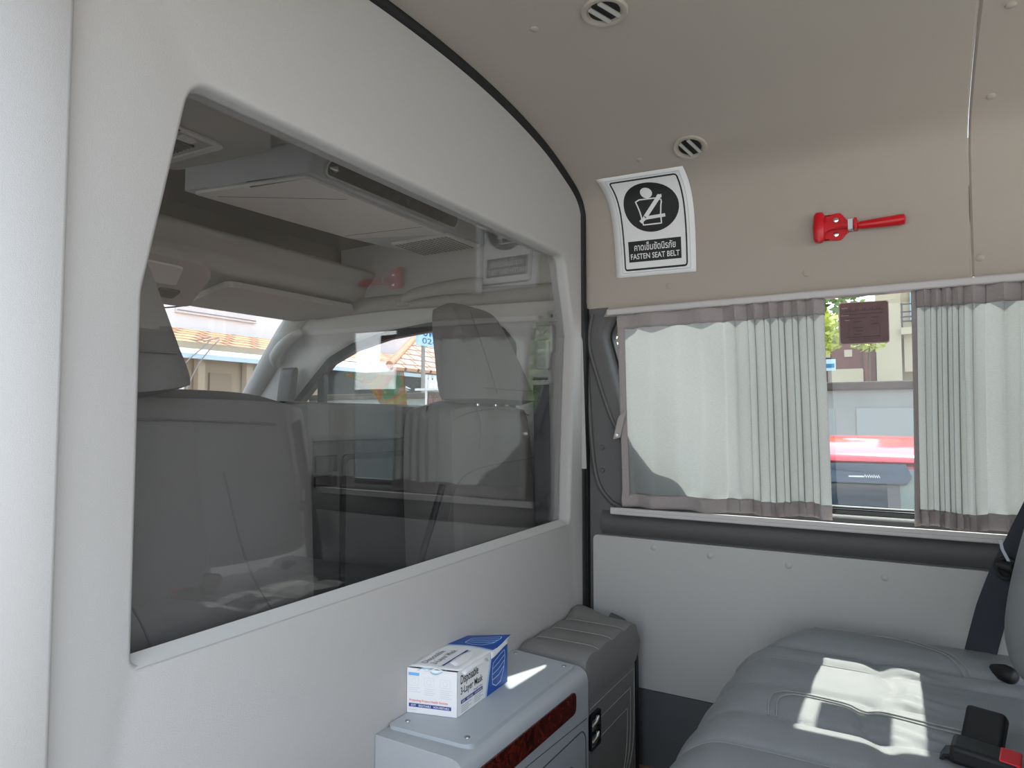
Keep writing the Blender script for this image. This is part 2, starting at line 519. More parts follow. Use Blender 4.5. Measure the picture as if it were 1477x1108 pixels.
# fine scuff lines in the lining near the poster are too faint to raise; the floor
fl = struct(link('floor', bx(-.80, 1.75, .18, 1.70, -.06, 0), 'carpet'), 'beige carpet floor beside the skirting', 'floor')
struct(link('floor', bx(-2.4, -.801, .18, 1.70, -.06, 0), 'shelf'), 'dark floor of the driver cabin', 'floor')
struct(link('trim_1', bx(-.70, 1.7, 1.632, 1.6475, 0, .018), 'tanwood', bevel=.003), 'tan strip along the foot of the side wall', 'trim')

# side wall: charcoal moulding with the window opening
OPEN = rpoly([(-.58, 1.30), (-.60, 1.20), (-.662, 1.158), (-.692, 1.10), (-.646, .935), (-.605, .845), (-.50, .772), (-.40, .672), (1.45, .672), (1.45, 1.30)],
             [.02, .03, .05, .05, .05, .06, .06, .08, .05, .03], 6)
WOUT = rpoly([(-.80, 0), (1.70, 0), (1.70, 1.36), (-.66, 1.36), (-.66, 1.215), (-.69, 1.19), (-.80, 1.19)], [0, 0, 0, 0, .02, .03, 0], 5)
_b = plate(NB(), WOUT, [OPEN], XZ, 1.65, 1.708, edge=[(.022, 0), (.016, .003), (.008, .012), (.004, .03), (0, .034)])
for _v in _b.verts:        # above the rail the steel sits behind the lining
    if _v.co.z > 1.175 and _v.co.x > -.665: _v.co.y = max(_v.co.y, 1.668)
wall_r = struct(link('wall_right', _b, 'dark', angle=35),
                'charcoal plastic side wall around the curtained window', 'wall')
# raised moulding line around the opening
ml = catmull([(-.725, 1.155), (-.735, 1.08), (-.716, 1.0), (-.674, .88), (-.640, .815), (-.618, .76)], 8)
link('moulding', tb([(p.x, 1.648, p.y) for p in ml], .006, 8), 'dark', wall_r)
ml = catmull([(-.748, 1.185), (-.742, 1.06), (-.738, .95), (-.728, .80), (-.715, .72), (-.69, .675), (-.64, .645), (-.5, .632), (0, .622), (1.6, .61)], 8)
link('moulding', tb([(p.x, 1.649, p.y) for p in ml], .007, 8), 'dark', wall_r)
# the band below the rail rolls out a little
def band(u, v):
    z = .578 + v * .062; return Vector((-.70 + u * 2.38, 1.652 - .016 * math.sin(PI * min(1, .08 + v * .95)) ** .7, z))
_b = NB(); surf(_b, band, 40, 12); link('rail_band', _b, 'dark', wall_r)
for x, z in ((-.70, .80), (-.70, .74)):
    link('fastener', lathe(NB(), [(.007, 0), (.006, .003), (0, .004)], frame((x, 1.65, z), (1, 0, 0), (0, 0, 1)), 14), 'dark', wall_r)
# light vinyl panel
pn = rpoly([(-.722, .206), (1.6, .206), (1.6, .574), (-.722, .574)], [.004, .01, .01, .014])
lp = link('lining_panel', plate(NB(), pn, [], XZ, 1.638, 1.652), 'panel', wall_r, bevel=.003)
for x, z in ((-.56, .555), (-.42, .549), (-.245, .545), (-.055, .541), (.2, .54)):
    link('fastener', lathe(NB(), [(.008, 0), (.006, .001), (.003, .002), (0, .0022)], frame((x, 1.638, z), (1, 0, 0), (0, 0, 1)), 16), 'panel', lp)
link('skirting', plate(NB(), rpoly([(-.76, .0), (1.6, .0), (1.6, .203), (-.76, .203)], .003), [], XZ, 1.642, 1.652), 'skirt', wall_r)

# side window: rubber, pane, lower sash
win1 = struct(link('window_1', plate(NB(), offs(OPEN, .02), [], XZ, 1.698, 1.702), 'glass', smooth=False), 'side window glass between the grey curtains', 'window')
link('window_frame', plate(NB(), offs(OPEN, .016), [offs(OPEN, -.006)], XZ, 1.684, 1.712), 'black', win1)
link('sash_rail', bx(-.40, 1.44, 1.670, 1.697, .652, .676), 'blackgloss', win1, bevel=.003)
link('sash_strip', bx(-.38, 1.43, 1.688, 1.6975, .676, .680), 'steel', win1)
link('sash_post', bx(.30, .34, 1.680, 1.6975, .676, 1.14), 'black', win1, bevel=.003)

# partition between the cabins
HOLE = rpoly([(.440, .602), (1.544, .615), (1.578, 1.095), (1.520, 1.287), (.494, 1.290), (.440, 1.02)], [.012, .02, .05, .03, .04, .10], 8)
pout = [(1.628, 0)] + [(min(p.x, 1.628), p.y - .012) for p, a in zip(PROF, ARC) if p.y > 1.2 and p.x > .40] + [(.346, 1.530), (.346, 0)]
wf = struct(link('wall_front', plate(NB(), [Vector(p) for p in pout], [HOLE], YZ, -.745, -.790,
      edge=[(.0085, 0), (.0055, -.0012), (.0025, -.0045), (.001, -.012), (0, -.026)]), 'vinyl', angle=50),
      'pale vinyl partition with a large glazed opening', 'wall')
def wrap(u, v):
    """rounded return of the partition at its door side"""
    R = .11; ang = math.radians(38); f = .004; L = f + R * ang + .09
    s = u * L
    if s < f: y, x = .346 - s, -.745
    elif s < f + R * ang:
        t = (s - f) / R; y = .346 - f - R * math.sin(t); x = -.745 - R * (1 - math.cos(t))
    else:
        q = s - f - R * ang; y = .346 - f - R * math.sin(ang) - q * math.cos(ang); x = -.745 - R * (1 - math.cos(ang)) - q * math.sin(ang)
    return Vector((x, y, v * 1.535))
_b = NB(); surf(_b, wrap, 48, 2)
w_ = struct(link('trim_9', _b, 'vinyl'), 'pale rounded edge of the partition at far left, by the open door', 'trim'); _s = w_.modifiers.new('thick', 'SOLIDIFY'); _s.thickness = .02; _s.offset = -1
_b = NB()
for _d in (0, -.003): surf(_b, lambda u, v: Vector((-.7745 + _d + .0218 * (.56 + v * .775 - .8) ** 2, .395 + u * 1.195, .56 + v * .775)), 3, 40)
win2 = struct(link('window_2', _b, 'pane', angle=60), 'clear pane in the partition, mirroring the curtains', 'window')
link('glazing_bead', surf_mesh(lambda u, v: Vector((-.7453 - v * .027, .436 + u * 1.112, .5985 + .013 * u + v * .0095)), 2, 2), 'offwhite', wf, smooth=False)
# black rubber seal where the partition meets the lining
sl = [(p.x, p.y) for p, a in zip(PROF, ARC) if p.y > 1.16]
pts = [Vector((-.752, 1.634, z / 20 * 1.2)) for z in range(0, 20)] + [Vector((-.752, min(y, 1.634), z - .004)) for y, z in sl]
struct(link('trim_2', tb(pts, .0155, 10), 'black'), 'black rubber seal around the edge of the partition', 'trim')
struct(link('trim_3', bx(-.79, -.735, 1.632, 1.66, 0, 1.17), 'black'), 'black gap filler between partition and side wall', 'trim')
struct(link('trim_4', plate(NB(), rpoly([(-.746, .745), (-.732, .745), (-.742, 1.08), (-.746, 1.10)], .002), [], XZ, 1.6195, 1.6225), 'vinyl'), 'narrow pale offcut strip beside the partition', 'trim')

# outer skin over the roof and wall keeps the daylight out
struct(link('wall_left', plate(NB(), [(-.80, 0), (-2.35, 0), (-2.35, .86), (-1.9, .88), (-1.35, .88), (-1.35, 1.46), (-.80, 1.46)], [], XZ, .20, .25), 'dark'), 'near side of the driver cabin below its window', 'wall')

# ------------------------------------------------------------------ driver cabin shell
CW = rpoly([(-.79, 0), (-.79, 1.47), (-1.62, 1.47), (-1.84, 1.245), (-2.06, .935), (-2.35, .66), (-2.35, 0)], 0)
CH = rpoly([(-.945, .78), (-.94, 1.085), (-.985, 1.135), (-1.20, 1.165), (-1.41, 1.147), (-1.55, 1.118), (-1.66, 1.075), (-1.86, .90), (-1.90, .78)],
           [.03, .04, .05, .1, .1, .1, .08, .03, .03], 5)
cwall = struct(link('wall_right', plate(NB(), CW, [CH], XZ, 1.60, 1.66, edge=[(.02, 0), (.012, .002), (.004, .008), (0, .016)]), 'offwhite'),
               'pale driver side wall with pillars, beyond the partition', 'wall')
win3 = struct(link('window_3', plate(NB(), offs(CH, .01), [], XZ, 1.636, 1.640), 'glass', smooth=False), 'driver door window beyond the partition', 'window')
link('window_frame', plate(NB(), offs(CH, .022), [offs(CH, -.022)], XZ, 1.608, 1.634), 'black', win3, bevel=.003)
link('quarter_bar', bx(-1.715, -1.685, 1.612, 1.632, .78, 1.06), 'black', win3, bevel=.003)
door = struct(link('door_1', plate(NB(), rpoly([(-.95, .05), (-.95, .80), (-1.9, .80), (-1.98, .05)], .04), [], XZ, 1.57, 1.60), 'dark', bevel=.01), 'dark inner door panel on the driver side', 'door')
# A pillar trim, rolled
ap = [(-2.08, 1.60, .90), (-1.98, 1.602, 1.015), (-1.88, 1.602, 1.13), (-1.79, 1.60, 1.225), (-1.70, 1.595, 1.28)]
struct(link('trim_5', tb(catmull(ap, 6), [.03 + .012 * math.sin(i / 24 * PI) for i in range(25)], 14), 'offwhite'), 'pale windscreen pillar trim on the driver side', 'trim')
tag(link('pillar_grip', tb(catmull([(-1.885, 1.585, 1.06), (-1.86, 1.558, 1.09), (-1.80, 1.556, 1.135), (-1.765, 1.585, 1.17)], 8), [.012 + .008 * math.sin(i / 24 * PI) for i in range(25)], 12), 'offwhite'),
    'pale moulded grip on the driver side windscreen pillar', 'handle')
def pad(u, v, w): return Vector((-1.80 + u * .034 + v * .010, 1.560 + w * .016, .985 + v * .062))
tag(link('pillar_pad', rounded_slab(pad, 18, 18, 4), 'cabseat'), 'grey upright pad in front of the driver door corner, at the pillar foot', 'pad')
# cabin roof: light part with raised grille panel, then a dark shelf and the header
cc = struct(link('ceiling', bx(-1.335, -.79, .2, 1.60, 1.425, 1.47), 'liner_grey'), 'grey roof lining above the driver cabin', 'ceiling')
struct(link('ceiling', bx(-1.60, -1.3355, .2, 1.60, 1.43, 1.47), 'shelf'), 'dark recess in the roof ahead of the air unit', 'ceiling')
hp = catmull([(-1.56, 1.352), (-1.49, 1.350), (-1.458, 1.340), (-1.452, 1.325), (-1.475, 1.300), (-1.49, 1.285), (-1.498, 1.255), (-1.53, 1.243), (-1.65, 1.236), (-1.80, 1.222)], 6)
hp = hp + [Vector((-1.84, 1.25)), Vector((-1.70, 1.34))]
struct(link('trim_6', plate(NB(), hp, [], lambda a, b, d: Vector((a, d, b)), .2, 1.615), 'liner_grey', angle=60), 'grey bulging header above the windscreen', 'trim')
struct(link('trim_7', tb(catmull([(-.80, 1.588, 1.215), (-1.1, 1.588, 1.225), (-1.4, 1.588, 1.235), (-1.7, 1.59, 1.23)], 8), .024, 12), 'liner_grey'), 'grey roof rail above the driver window', 'trim')
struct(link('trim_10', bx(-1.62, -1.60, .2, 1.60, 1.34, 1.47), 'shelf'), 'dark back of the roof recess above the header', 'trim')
def ws(a, b, d): return Vector((-1.82 - (1.23 - b) * .95 + d, a, b))
win4 = struct(link('window_4', plate(NB(), rpoly([(.22, .45), (1.60, .45), (1.60, 1.226), (.22, 1.226)], .02), [], ws, 0, .004), 'glass', smooth=False), 'windscreen at the front of the van', 'window')
struct(link('trim_8', bx(-2.36, -1.90, .26, 1.565, .02, .70), 'shelf', bevel=.03), 'dark dashboard below the windscreen', 'trim')

# ------------------------------------------------------------------ driver cabin fittings
g = thing('roof_grille', 'louvred grille set in the grey roof lining at upper left', 'grille', (-1.2, .72, 1.425))
gp = rpoly([(-1.42, .40), (-1.345, .855), (-1.08, .885), (-1.0, .82), (-.97, .40)], [.02, .03, .06, .09, .02])
link('panel', plate(NB(), gp, [], XY, 1.425, 1.408), 'liner_grey', g, bevel=.006)
gf = rpoly([(-1.375, .42), (-1.345, .815), (-1.135, .825), (-1.115, .42)], [.01, .02, .02, .01])
link('bezel', plate(NB(), gf, [offs(gf, -.014)], XY, 1.408, 1.404), 'offwhite', g)
_b = NB()
for k in range(18):
    x = -1.35 + k * .0122; box(_b, x, x + .006, .43, .79 - (0 if x < -1.19 else .06), 1.4035, 1.407)
link('louvres', _b, 'shelf', g)
link('switch', bx(-1.175, -1.155, .745, .775, 1.401, 1.408), 'offwhite', g, bevel=.002)

ac = thing('roof_air_unit', 'pale roof air conditioning unit with a black touch strip', 'air conditioner', (-1.15, 1.15, 1.425))
link('housing', plate(NB(), rpoly([(-1.318, .852), (-1.005, .916), (-1.005, 1.555), (-1.235, 1.555), (-1.285, 1.31)], .01, 3), [], XY, 1.36, 1.425), 'console', ac, bevel=.010)
link('bottom_panel', plate(NB(), rpoly([(-1.303, .868), (-1.022, .925), (-1.028, 1.395), (-1.27, 1.30)], .008), [], XY, 1.361, 1.354), 'offwhite', ac, bevel=.003)
link('panel_seam', tb([(-1.27, .905, 1.3545), (-1.045, 1.06, 1.3545)], .0012, 6), 'thread2', ac)
def acf(a, b, d=0):      # sloping rear face of the unit
    return Vector((-.993 - (1.395 - b) * .40 + d, a, b))
link('touch_strip', plate(NB(), rrect(.955, 1.368, 1.40, 1.394, .011), [], lambda a, b, d: acf(a, b, d), -.014, .004), 'blackgloss', ac)
link('chrome_frame', plate(NB(), rrect(.951, 1.364, 1.404, 1.397, .014), [rrect(.955, 1.368, 1.40, 1.394, .011)], lambda a, b, d: acf(a, b, d), -.014, .005), 'chrome', ac)
for k in range(7):
    link('touch_symbol', stroke(NB(), circ(1.10 + k * .035, 1.381, .004, .004, 12), .0009, lambda a, b: acf(a, b, .0045), closed=True), 'greyink', ac)
link('end_badge', tb([acf(.957, 1.381, .006), acf(.972, 1.381, .008), acf(.985, 1.381, .006)], [.002, .008, .002], 10), 'chrome', ac)
link('panel_seam', tb([(-1.26, 1.274, 1.3545), (-1.035, 1.31, 1.3545)], .0012, 6), 'thread2', ac)
link('intake_bezel', bx(-1.215, -1.02, 1.40, 1.55, 1.352, 1.361), 'offwhite', ac, bevel=.003)
_b = NB()
for i in range(14):
    for j in range(11):
        cx, cy = -1.203 + i * .0128, 1.412 + j * .0122
        box(_b, cx - .0035, cx + .0035, cy - .0035, cy + .0035, 1.3508, 1.3525)
link('intake_mesh', _b, 'skirt', ac)

oc = thing('overhead_console', 'grey overhead console with amber map lamp near windscreen top', 'console', (-1.52, .9, 1.24))
def ocf(a, b, d):        # a = y, b = 0..1 down the slope
    return Vector((-1.462 - b * .20, a, 1.268 - b * .075 - d))
def oc_r(y0, b0, y1, b1, r): return rpoly([(y0, b0), (y1, b0), (y1, b1), (y0, b1)], r)
link('housing', plate(NB(), rpoly([(.62, 0), (1.0, 0), (1.06, .25), (1.10, 1), (.62, 1)], [.02, .05, .05, .06, .02]), [], ocf, 0, .02), 'liner_grey', oc, bevel=.004)
link('storage_lid', plate(NB(), rpoly([(.64, .12), (.97, .12), (1.0, .50), (.64, .50)], [.02, .03, .03, .02]), [], ocf, .02, .025), 'offwhite', oc, bevel=.003)
link('map_lamp', plate(NB(), rpoly([(.82, .60), (.945, .60), (.945, .84), (.82, .84)], .03), [], ocf, .02, .024), 'orange', oc, bevel=.002)
link('lamp_switch', plate(NB(), rpoly([(.975, .62), (1.03, .62), (1.03, .8), (.975, .8)], .02), [], ocf, .02, .025), 'shelf', oc, bevel=.002)
dc = thing('dash_camera', 'small black camera clip at the top of windscreen with trailing cable', 'camera', (-1.79, 1.21, 1.225))
link('body', bx(-1.80, -1.775, 1.185, 1.235, 1.208, 1.222), 'black', dc, bevel=.004)
link('cable', tb(catmull([(-1.79, 1.21, 1.212), (-1.81, 1.15, 1.195), (-1.82, 1.06, 1.18), (-1.82, .95, 1.172), (-1.82, .8, 1.172)], 6), .0022, 6), 'black', dc)
vs = thing('sun_visor', 'grey folded sun visor above the driver side of windscreen', 'sun visor', (-1.64, 1.35, 1.225))
link('pad', plate(NB(), rpoly([(-1.50, 1.10), (-1.49, 1.54), (-1.525, 1.58), (-1.765, 1.56), (-1.775, 1.16)], [.03, .03, .03, .03, .04]), [], lambda a, b, d: Vector((a, b, 1.232 + (a + 1.5) * .06 + d)), 0, -.016), 'liner_grey', vs, bevel=.006)
link('pivot', tb([(-1.52, 1.585, 1.225), (-1.52, 1.54, 1.221)], .006, 8), 'offwhite', vs)
gh = thing('grab_handle', 'grey grab handle on the roof rail above the driver window', 'handle', (-1.15, 1.56, 1.25))
link('bar', tb(catmull([(-1.30, 1.562, 1.236), (-1.24, 1.542, 1.243), (-1.14, 1.537, 1.248), (-1.06, 1.540, 1.248), (-1.02, 1.562, 1.245)], 8),
     [.013, .0135, .014, .0145, .015, .0155, .016, .0165] + [.0165 + .0003 * k for k in range(25)], 14), 'liner_grey', gh)
link('end_cap', bx(-1.335, -1.285, 1.555, 1.60, 1.215, 1.25), 'liner_grey', gh, bevel=.01)
sb = thing('seat_belt', 'grey belt hanging from its anchor behind the driver seat', 'seat belt', (-.84, 1.59, 1.0))
link('anchor_cover', bx(-.862, -.81, 1.575, 1.605, 1.05, 1.125), 'offwhite', sb, bevel=.006)
link('slider', bx(-.852, -.815, 1.563, 1.59, 1.005, 1.085), 'offwhite', sb, bevel=.008)
dr = rpoly([(-.872, .965), (-.80, .965), (-.81, 1.005), (-.862, 1.005)], [.015, .015, .01, .01])
link('belt_loop', plate(NB(), dr, [offs(rpoly([(-.862, .977), (-.81, .977), (-.812, .985), (-.86, .985)], .003), 0)], XZ, 1.556, 1.568), 'offwhite', sb)
link('webbing', ribbon(NB(), [(-.836, 1.563, .982), (-.836, 1.568, .85), (-.836, 1.572, .6), (-.836, 1.575, .3)], (1, 0, 0), .046, .003), 'beltgrey', sb)
bp = thing('bracket', 'small white bracket with two screws on the pillar', 'bracket', (-.81, 1.59, 1.15))
link('plate', bx(-.83, -.79, 1.592, 1.60, 1.135, 1.165), 'offwhite', bp, bevel=.002)
for x in (-.819, -.803): link('screw', lathe(NB(), [(.0045, 0), (.004, .002), (0, .003)], frame((x, 1.592, 1.151), (1, 0, 0), (0, 0, 1)), 12), 'steel', bp)

def cabin_seat(name, label, cy, HW):
    t = thing(name, label, 'seat', (-.93, cy, .1))
    def back(u, v, w):
        z = .22 + (v + 1) / 2 * .70
        hw = HW - .015 * max(0, v - .3) ** 2 * 2
        if v > .72: z -= abs(u) ** 5 * .018 * (v - .72) / .28
        return Vector((-.915 - (z - .5) * .05 + w * (.075 + .012 * (1 - u * u)), cy + u * hw, z))
    link('backrest', rounded_slab(back, 40, 44, 9), 'cabseat', t)
    def seam(pts, nm='seam'):
        q = catmull(pts, 8)
        link(nm, tb([back((p.x - cy) / HW, (p.y - .22) / .70 * 2 - 1, 1.0) + Vector((.0012, 0, 0)) for p in q], .0013, 6), 'seatseam', t)
    return t, back, seam
ps, bk, seam = cabin_seat('passenger_seat', 'grey front seat at left with dark headrest, seen through the partition', .562, .25)
seam([(.30, .872), (.5, .875), (.72, .868)]); seam([(.62, .80), (.66, .66), (.73, .55)]); seam([(.42, .74), (.50, .62), (.55, .45), (.57, .34)]); seam([(.32, .55), (.46, .46), (.50, .32)])
seam([(.50, .52), (.62, .515), (.735, .535)])
def hr1(u, v, w):
    z = 1.010 + v * .115
    hw = .145 - .035 * (v + 1) / 2
    if v < -.4: z += (abs(u) ** 2) * .035 * (-.4 - v)
    return Vector((-.888 - (z - 1.03) * .28 + w * (.055 - .02 * v), .410 + u * hw, z))
h1 = link('headrest', rounded_slab(hr1, 24, 24, 5), 'cabseat', ps)
link('headrest_seam', tb([hr1(u / 10, -.45, 1) + Vector((.001, 0, 0)) for u in range(-8, 9)], .0014, 6), 'seatseam', h1)
for y in (.36, .50): link('headrest_post', tb([(-.89, y, .86), (-.89, y, .93)], .006, 10), 'chrome', ps)

ds, bk, seam = cabin_seat('driver_seat', 'grey driver seat at right with tall headrest, mirrored curtain folds over it', 1.378, .190)
seam([(1.275, .90), (1.29, .86), (1.285, .80)]); seam([(1.17, .66), (1.20, .73), (1.26, .76), (1.38, .77), (1.55, .775)]); seam([(1.19, .885), (1.33, .898), (1.54, .89)])
def hr2(u, v, w):
    z = 1.035 + v * .125
    hw = .140 - .036 * (v + 1) / 2
    if v > .3: z -= abs(u) ** 3 * .03 * (v - .3)
    return Vector((-.878 - (z - .92) * .32 + w * (.055 - .018 * v), 1.378 + u * hw - .004 * v, z))
h2 = link('headrest', rounded_slab(hr2, 24, 24, 6), 'cabseat', ds)
link('headrest_seam', tb([hr2(-.45 + .2 * (1 - k / 12) - .1, 1 - 2 * k / 12 * .98 - .02, 1) + Vector((.001, 0, 0)) for k in range(1, 12)], .0013, 6), 'seatseam', h2)
link('headrest_seam', tb([hr2(u / 10, -.72, 1) + Vector((.001, 0, 0)) for u in range(-9, 10)], .0013, 6), 'seatseam', h2)
for y in (1.32, 1.40): link('headrest_post', tb([(-.875, y, .86), (-.875, y, .96)], .006, 10), 'chrome', ds)

ms = thing('middle_seat', 'low middle front seat with light top and dark folding back', 'seat', (-1.08, 1.15, .1))
def mtop(u, v, w): return Vector((-1.09 + w * .07, 1.15 + u * .225, .868 + v * .043))
link('top_pad', rounded_slab(mtop, 24, 14, 6), 'cabseat', ms)
link('back_shell', bx(-1.15, -1.045, .93, 1.36, .15, .836), 'dark', ms, bevel=.014)
link('edge_bolster', tb([(-1.05, .945, .2), (-1.048, .945, .5), (-1.05, .948, .84)], .022, 12), 'cabseat', ms)
link('tray', plate(NB(), rrect(1.05, .30, 1.33, .80, .02), [rrect(1.062, .312, 1.318, .788, .016)], YZ, -1.045, -1.039), 'shelf', ms)
link('latch_plate', bx(-1.045, -1.036, .975, 1.035, .765, .80), 'blackgloss', ms, bevel=.003)
link('latch_plate', bx(-1.045, -1.036, .975, 1.035, .735, .758), 'blackgloss', ms, bevel=.003)
link('edge_frame', bx(-1.055, -1.038, 1.352, 1.366, .2, .84), 'offwhite', ms, bevel=.003)
rod = tag(link('support_rod', tb([(-.80, 1.083, .744), (-.80, 1.01, .60), (-.80, .72, .008)], .0068, 12), 'black'), 'slim black rod leaning upright behind the partition glass', 'rod')
flm = tag(link('glare_sheet', plate(NB(), rpoly([(-1.354, 1.001), (-1.135, 1.000), (-1.112, .838), (-1.137, .832), (-1.257, .965)], .004), [], XZ, 1.362, 1.364), 'film'), 'added sheet painted with a rainbow reflection beside driver seat', 'painted glare')  # added sheet, its colours imitate a rainbow reflection in the glass

# ------------------------------------------------------------------ rear cabin fittings
def vent(x, a, R, rot, label):
    m = liner_frame(x, a) @ Matrix.Rotation(rot, 4, 'Z')
    t = thing('air_vent', label, 'air vent', tuple(liner(x, a)), 'round roof air vents')
    link('rim', lathe(NB(), [(R * 1.0, -.002), (R * 1.0, .002), (R * .95, .0045), (R * .82, .005), (R * .74, .003), (R * .70, -.004)], m, 40), 'liner', t)
    link('bowl', lathe(NB(), [(R * .70, -.002), (R * .66, .0005), (0, .0008)], m, 32), 'black', t)
    for dx in (-.22, .22):
        b = NB(); box(b, -.0032 * R / .035, .0032 * R / .035, -R * .66, R * .66, -.001, .004, m @ Matrix.Translation((dx * R * 1.25, 0, .0015)) @ Matrix.Rotation(.35, 4, 'Y'))
        link('slat', b, 'liner_grey', t, bevel=.001)
    return t
vent(-.423, .467, .039, .35, 'small round air vent on the roof curve above the poster')
vent(-.438, .946, .041, .35, 'round air vent at the top edge of roof, farther from poster')

# poster: fasten seat belt
pc = {'bl': (-.654, .144), 'br': (-.445, .139), 'tl': (-.678, .424), 'tr': (-.455, .413)}
def pf(s, t, lift=.003):
    x = (pc['bl'][0] * (1 - s) + pc['br'][0] * s) * (1 - t) + (pc['tl'][0] * (1 - s) + pc['tr'][0] * s) * t
    a = (pc['bl'][1] * (1 - s) + pc['br'][1] * s) * (1 - t) + (pc['tl'][1] * (1 - s) + pc['tr'][1] * s) * t
    x += .004 * math.sin(PI * t)
    return liner(x, a, lift)
po = thing('poster', 'white paper fasten seat belt notice taped to the lining', 'poster', tuple(pf(.5, 0)))
_b = NB(); surf(_b, lambda u, v: pf(u, v), 12, 20)
_o = link('paper', _b, 'paper', po); _m = _o.modifiers.new('thick', 'SOLIDIFY'); _m.thickness = .0006; _m.offset = 0
pi_ = lambda s, t: pf(s, t, .0038)
pi2 = lambda s, t: pf(s, t, .0044)
_b = NB()
def dense(poly, closed=True, n=8):
    out = []
    for i in range(len(poly) if closed else len(poly) - 1):
        a = Vector(poly[i]); b = Vector(poly[(i + 1) % len(poly)]); k = max(1, int((b - a).length / .06))
        out += [a.lerp(b, j / k) for j in range(k)]
    if not closed: out.append(Vector(poly[-1]))
    return out
stroke(_b, dense(rrect(.125, .065, .895, .925, .03, 4)), .018, pi_, True)
link('printed_border', _b, 'ink', po)
_b = NB(); stroke(_b, dense(rrect(.088, .038, .935, .955, .004, 1)), .003, pi_, True); link('printed_line', _b, 'greyink', po)
# black disc
_b = NB(); c = _b.verts.new(pi_(.51, .64)); pr_ = None
rings = []
for k in range(1, 9): rings.append([_b.verts.new(pi_(.51 + .33 * k / 8 * math.cos(q * PI / 24), .64 + .238 * k / 8 * math.sin(q * PI / 24))) for q in range(48)])
for q in range(48):
    _b.faces.new([c, rings[0][q], rings[0][(q + 1) % 48]])
    for k in range(7): _b.faces.new([rings[k][q], rings[k][(q + 1) % 48], rings[k + 1][(q + 1) % 48], rings[k + 1][q]])
link('printed_disc', _b, 'ink', po)
_b = NB()
for k in range(6):
    t0, t1 = .135 + k * .195 / 6, .135 + (k + 1) * .195 / 6
    patch(_b, [(.18, t0), (.83, t0), (.83, t1), (.18, t1)], pi_)
link('printed_caption_box', _b, 'ink', po)
fg = lambda a, b: pf(.51 + .33 * a, .64 + .238 * b, .0044)
_b = NB()
patch(_b, circ(-.06, .55, .21, .225, 28), fg)
stroke(_b, dense([(.40, .12), (.40, .22), (.18, .30), (-.38, .30), (-.52, .23), (-.43, -.2), (-.36, -.70), (.31, -.70), (.31, -.45)], False), .05, fg)
stroke(_b, dense([(.30, -.40), (.36, .0), (.40, .13)], False), .05, fg)
stroke(_b, [(.40, .40), (-.30, -.45)], .15, fg)
patch(_b, [(.27, .40), (.46, .43), (.43, .28)], fg)
stroke(_b, [(-.28, -.44), (.47, -.40)], .13, fg)
stroke(_b, [(-.27, -.44), (-.46, -.58)], .13, fg)
link('printed_figure', _b, 'paper', po)
fg2 = lambda a, b: pf(.51 + .33 * a, .64 + .238 * b, .0049)
_b = NB(); patch(_b, [(-.33, -.33), (-.25, -.26), (-.17, -.38), (-.25, -.45)], fg2); link('printed_buckle', _b, 'ink', po)
_b = NB(); text_to(_b, '\u0e04\u0e32\u0e14\u0e40\u0e02\u0e47\u0e21\u0e02\u0e31\u0e14\u0e19\u0e34\u0e23\u0e20\u0e31\u0e22', .255, .238, .765, .315, pi2)
text_to(_b, 'FASTEN SEAT BELT', .205, .16, .81, .212, pi2)
link('printed_text', _b, 'paper', po)

# emergency hammer
def hf(a, b, d=0): return Vector((a, 1.6468 - d, b))
hm = thing('emergency_hammer', 'red emergency window hammer in its bracket on the lining', 'hammer', (-.09, 1.645, 1.30))
br = rpoly([(-.170, 1.278), (-.122, 1.272), (-.108, 1.288), (-.098, 1.290), (-.098, 1.312), (-.108, 1.314), (-.122, 1.334), (-.168, 1.330)], [.004, .01, .006, .003, .003, .006, .01, .004])
link('bracket', plate(NB(), br, [], lambda a, b, d: hf(a, b, d), 0, .006), 'red', hm, bevel=.002)
for z in (1.318, 1.286): link('screw', lathe(NB(), [(.0058, 0), (.0054, .002), (.003, .003), (0, .0028)], frame(hf(-.131, z, .006), (1, 0, 0), (0, 0, 1)), 18), 'chrome', hm)
link('hammer_head', tb([hf(-.165, 1.270, .016), hf(-.165, 1.277, .016), hf(-.1645, 1.302, .016), hf(-.164, 1.330, .016), hf(-.164, 1.336, .016)], [.008, .0115, .0135, .0115, .008], 14), 'red', hm)
link('neck', plate(NB(), rpoly([(-.158, 1.316), (-.146, 1.308), (-.130, 1.3065), (-.085, 1.3035), (-.085, 1.2955), (-.130, 1.2960), (-.146, 1.294), (-.158, 1.286)], .003), [], lambda a, b, d: hf(a, b, d), .006, .022), 'red', hm, bevel=.002)
link('collar', bx(-.0945, -.0885, 1.620, 1.6465, 1.2885, 1.3135), 'red', hm, bevel=.001)
link('handle', tb([hf(-.0885, 1.2975, .016), hf(-.080, 1.2975, .016), hf(-.04, 1.2975, .016), hf(-.006, 1.298, .016), hf(.0005, 1.298, .016), hf(.003, 1.298, .016)], [.0065, .0085, .0105, .0115, .0105, .006], 16), 'red', hm)
link('seal_tape', bx(-.1065, -.0965, 1.6225, 1.6475, 1.2895, 1.3125), 'palegrey', hm, bevel=.001)

# curtain rails
tag(link('curtain_rail', bx(-.672, 1.45, 1.615, 1.648, 1.143, 1.160), 'rail', bevel=.004), 'white curtain rail along the top of the side window', 'curtain rail')
r2 = thing('curtain_rail', 'white curtain rail along the bottom of the side window', 'curtain rail', (-.2, 1.63, .64))
link('channel', bx(-.662, .178, 1.606, 1.650, .634, .648), 'rail', r2, bevel=.003)
link('lip', bx(-.660, .177, 1.605, 1.609, .643, .652), 'rail', r2, bevel=.001)

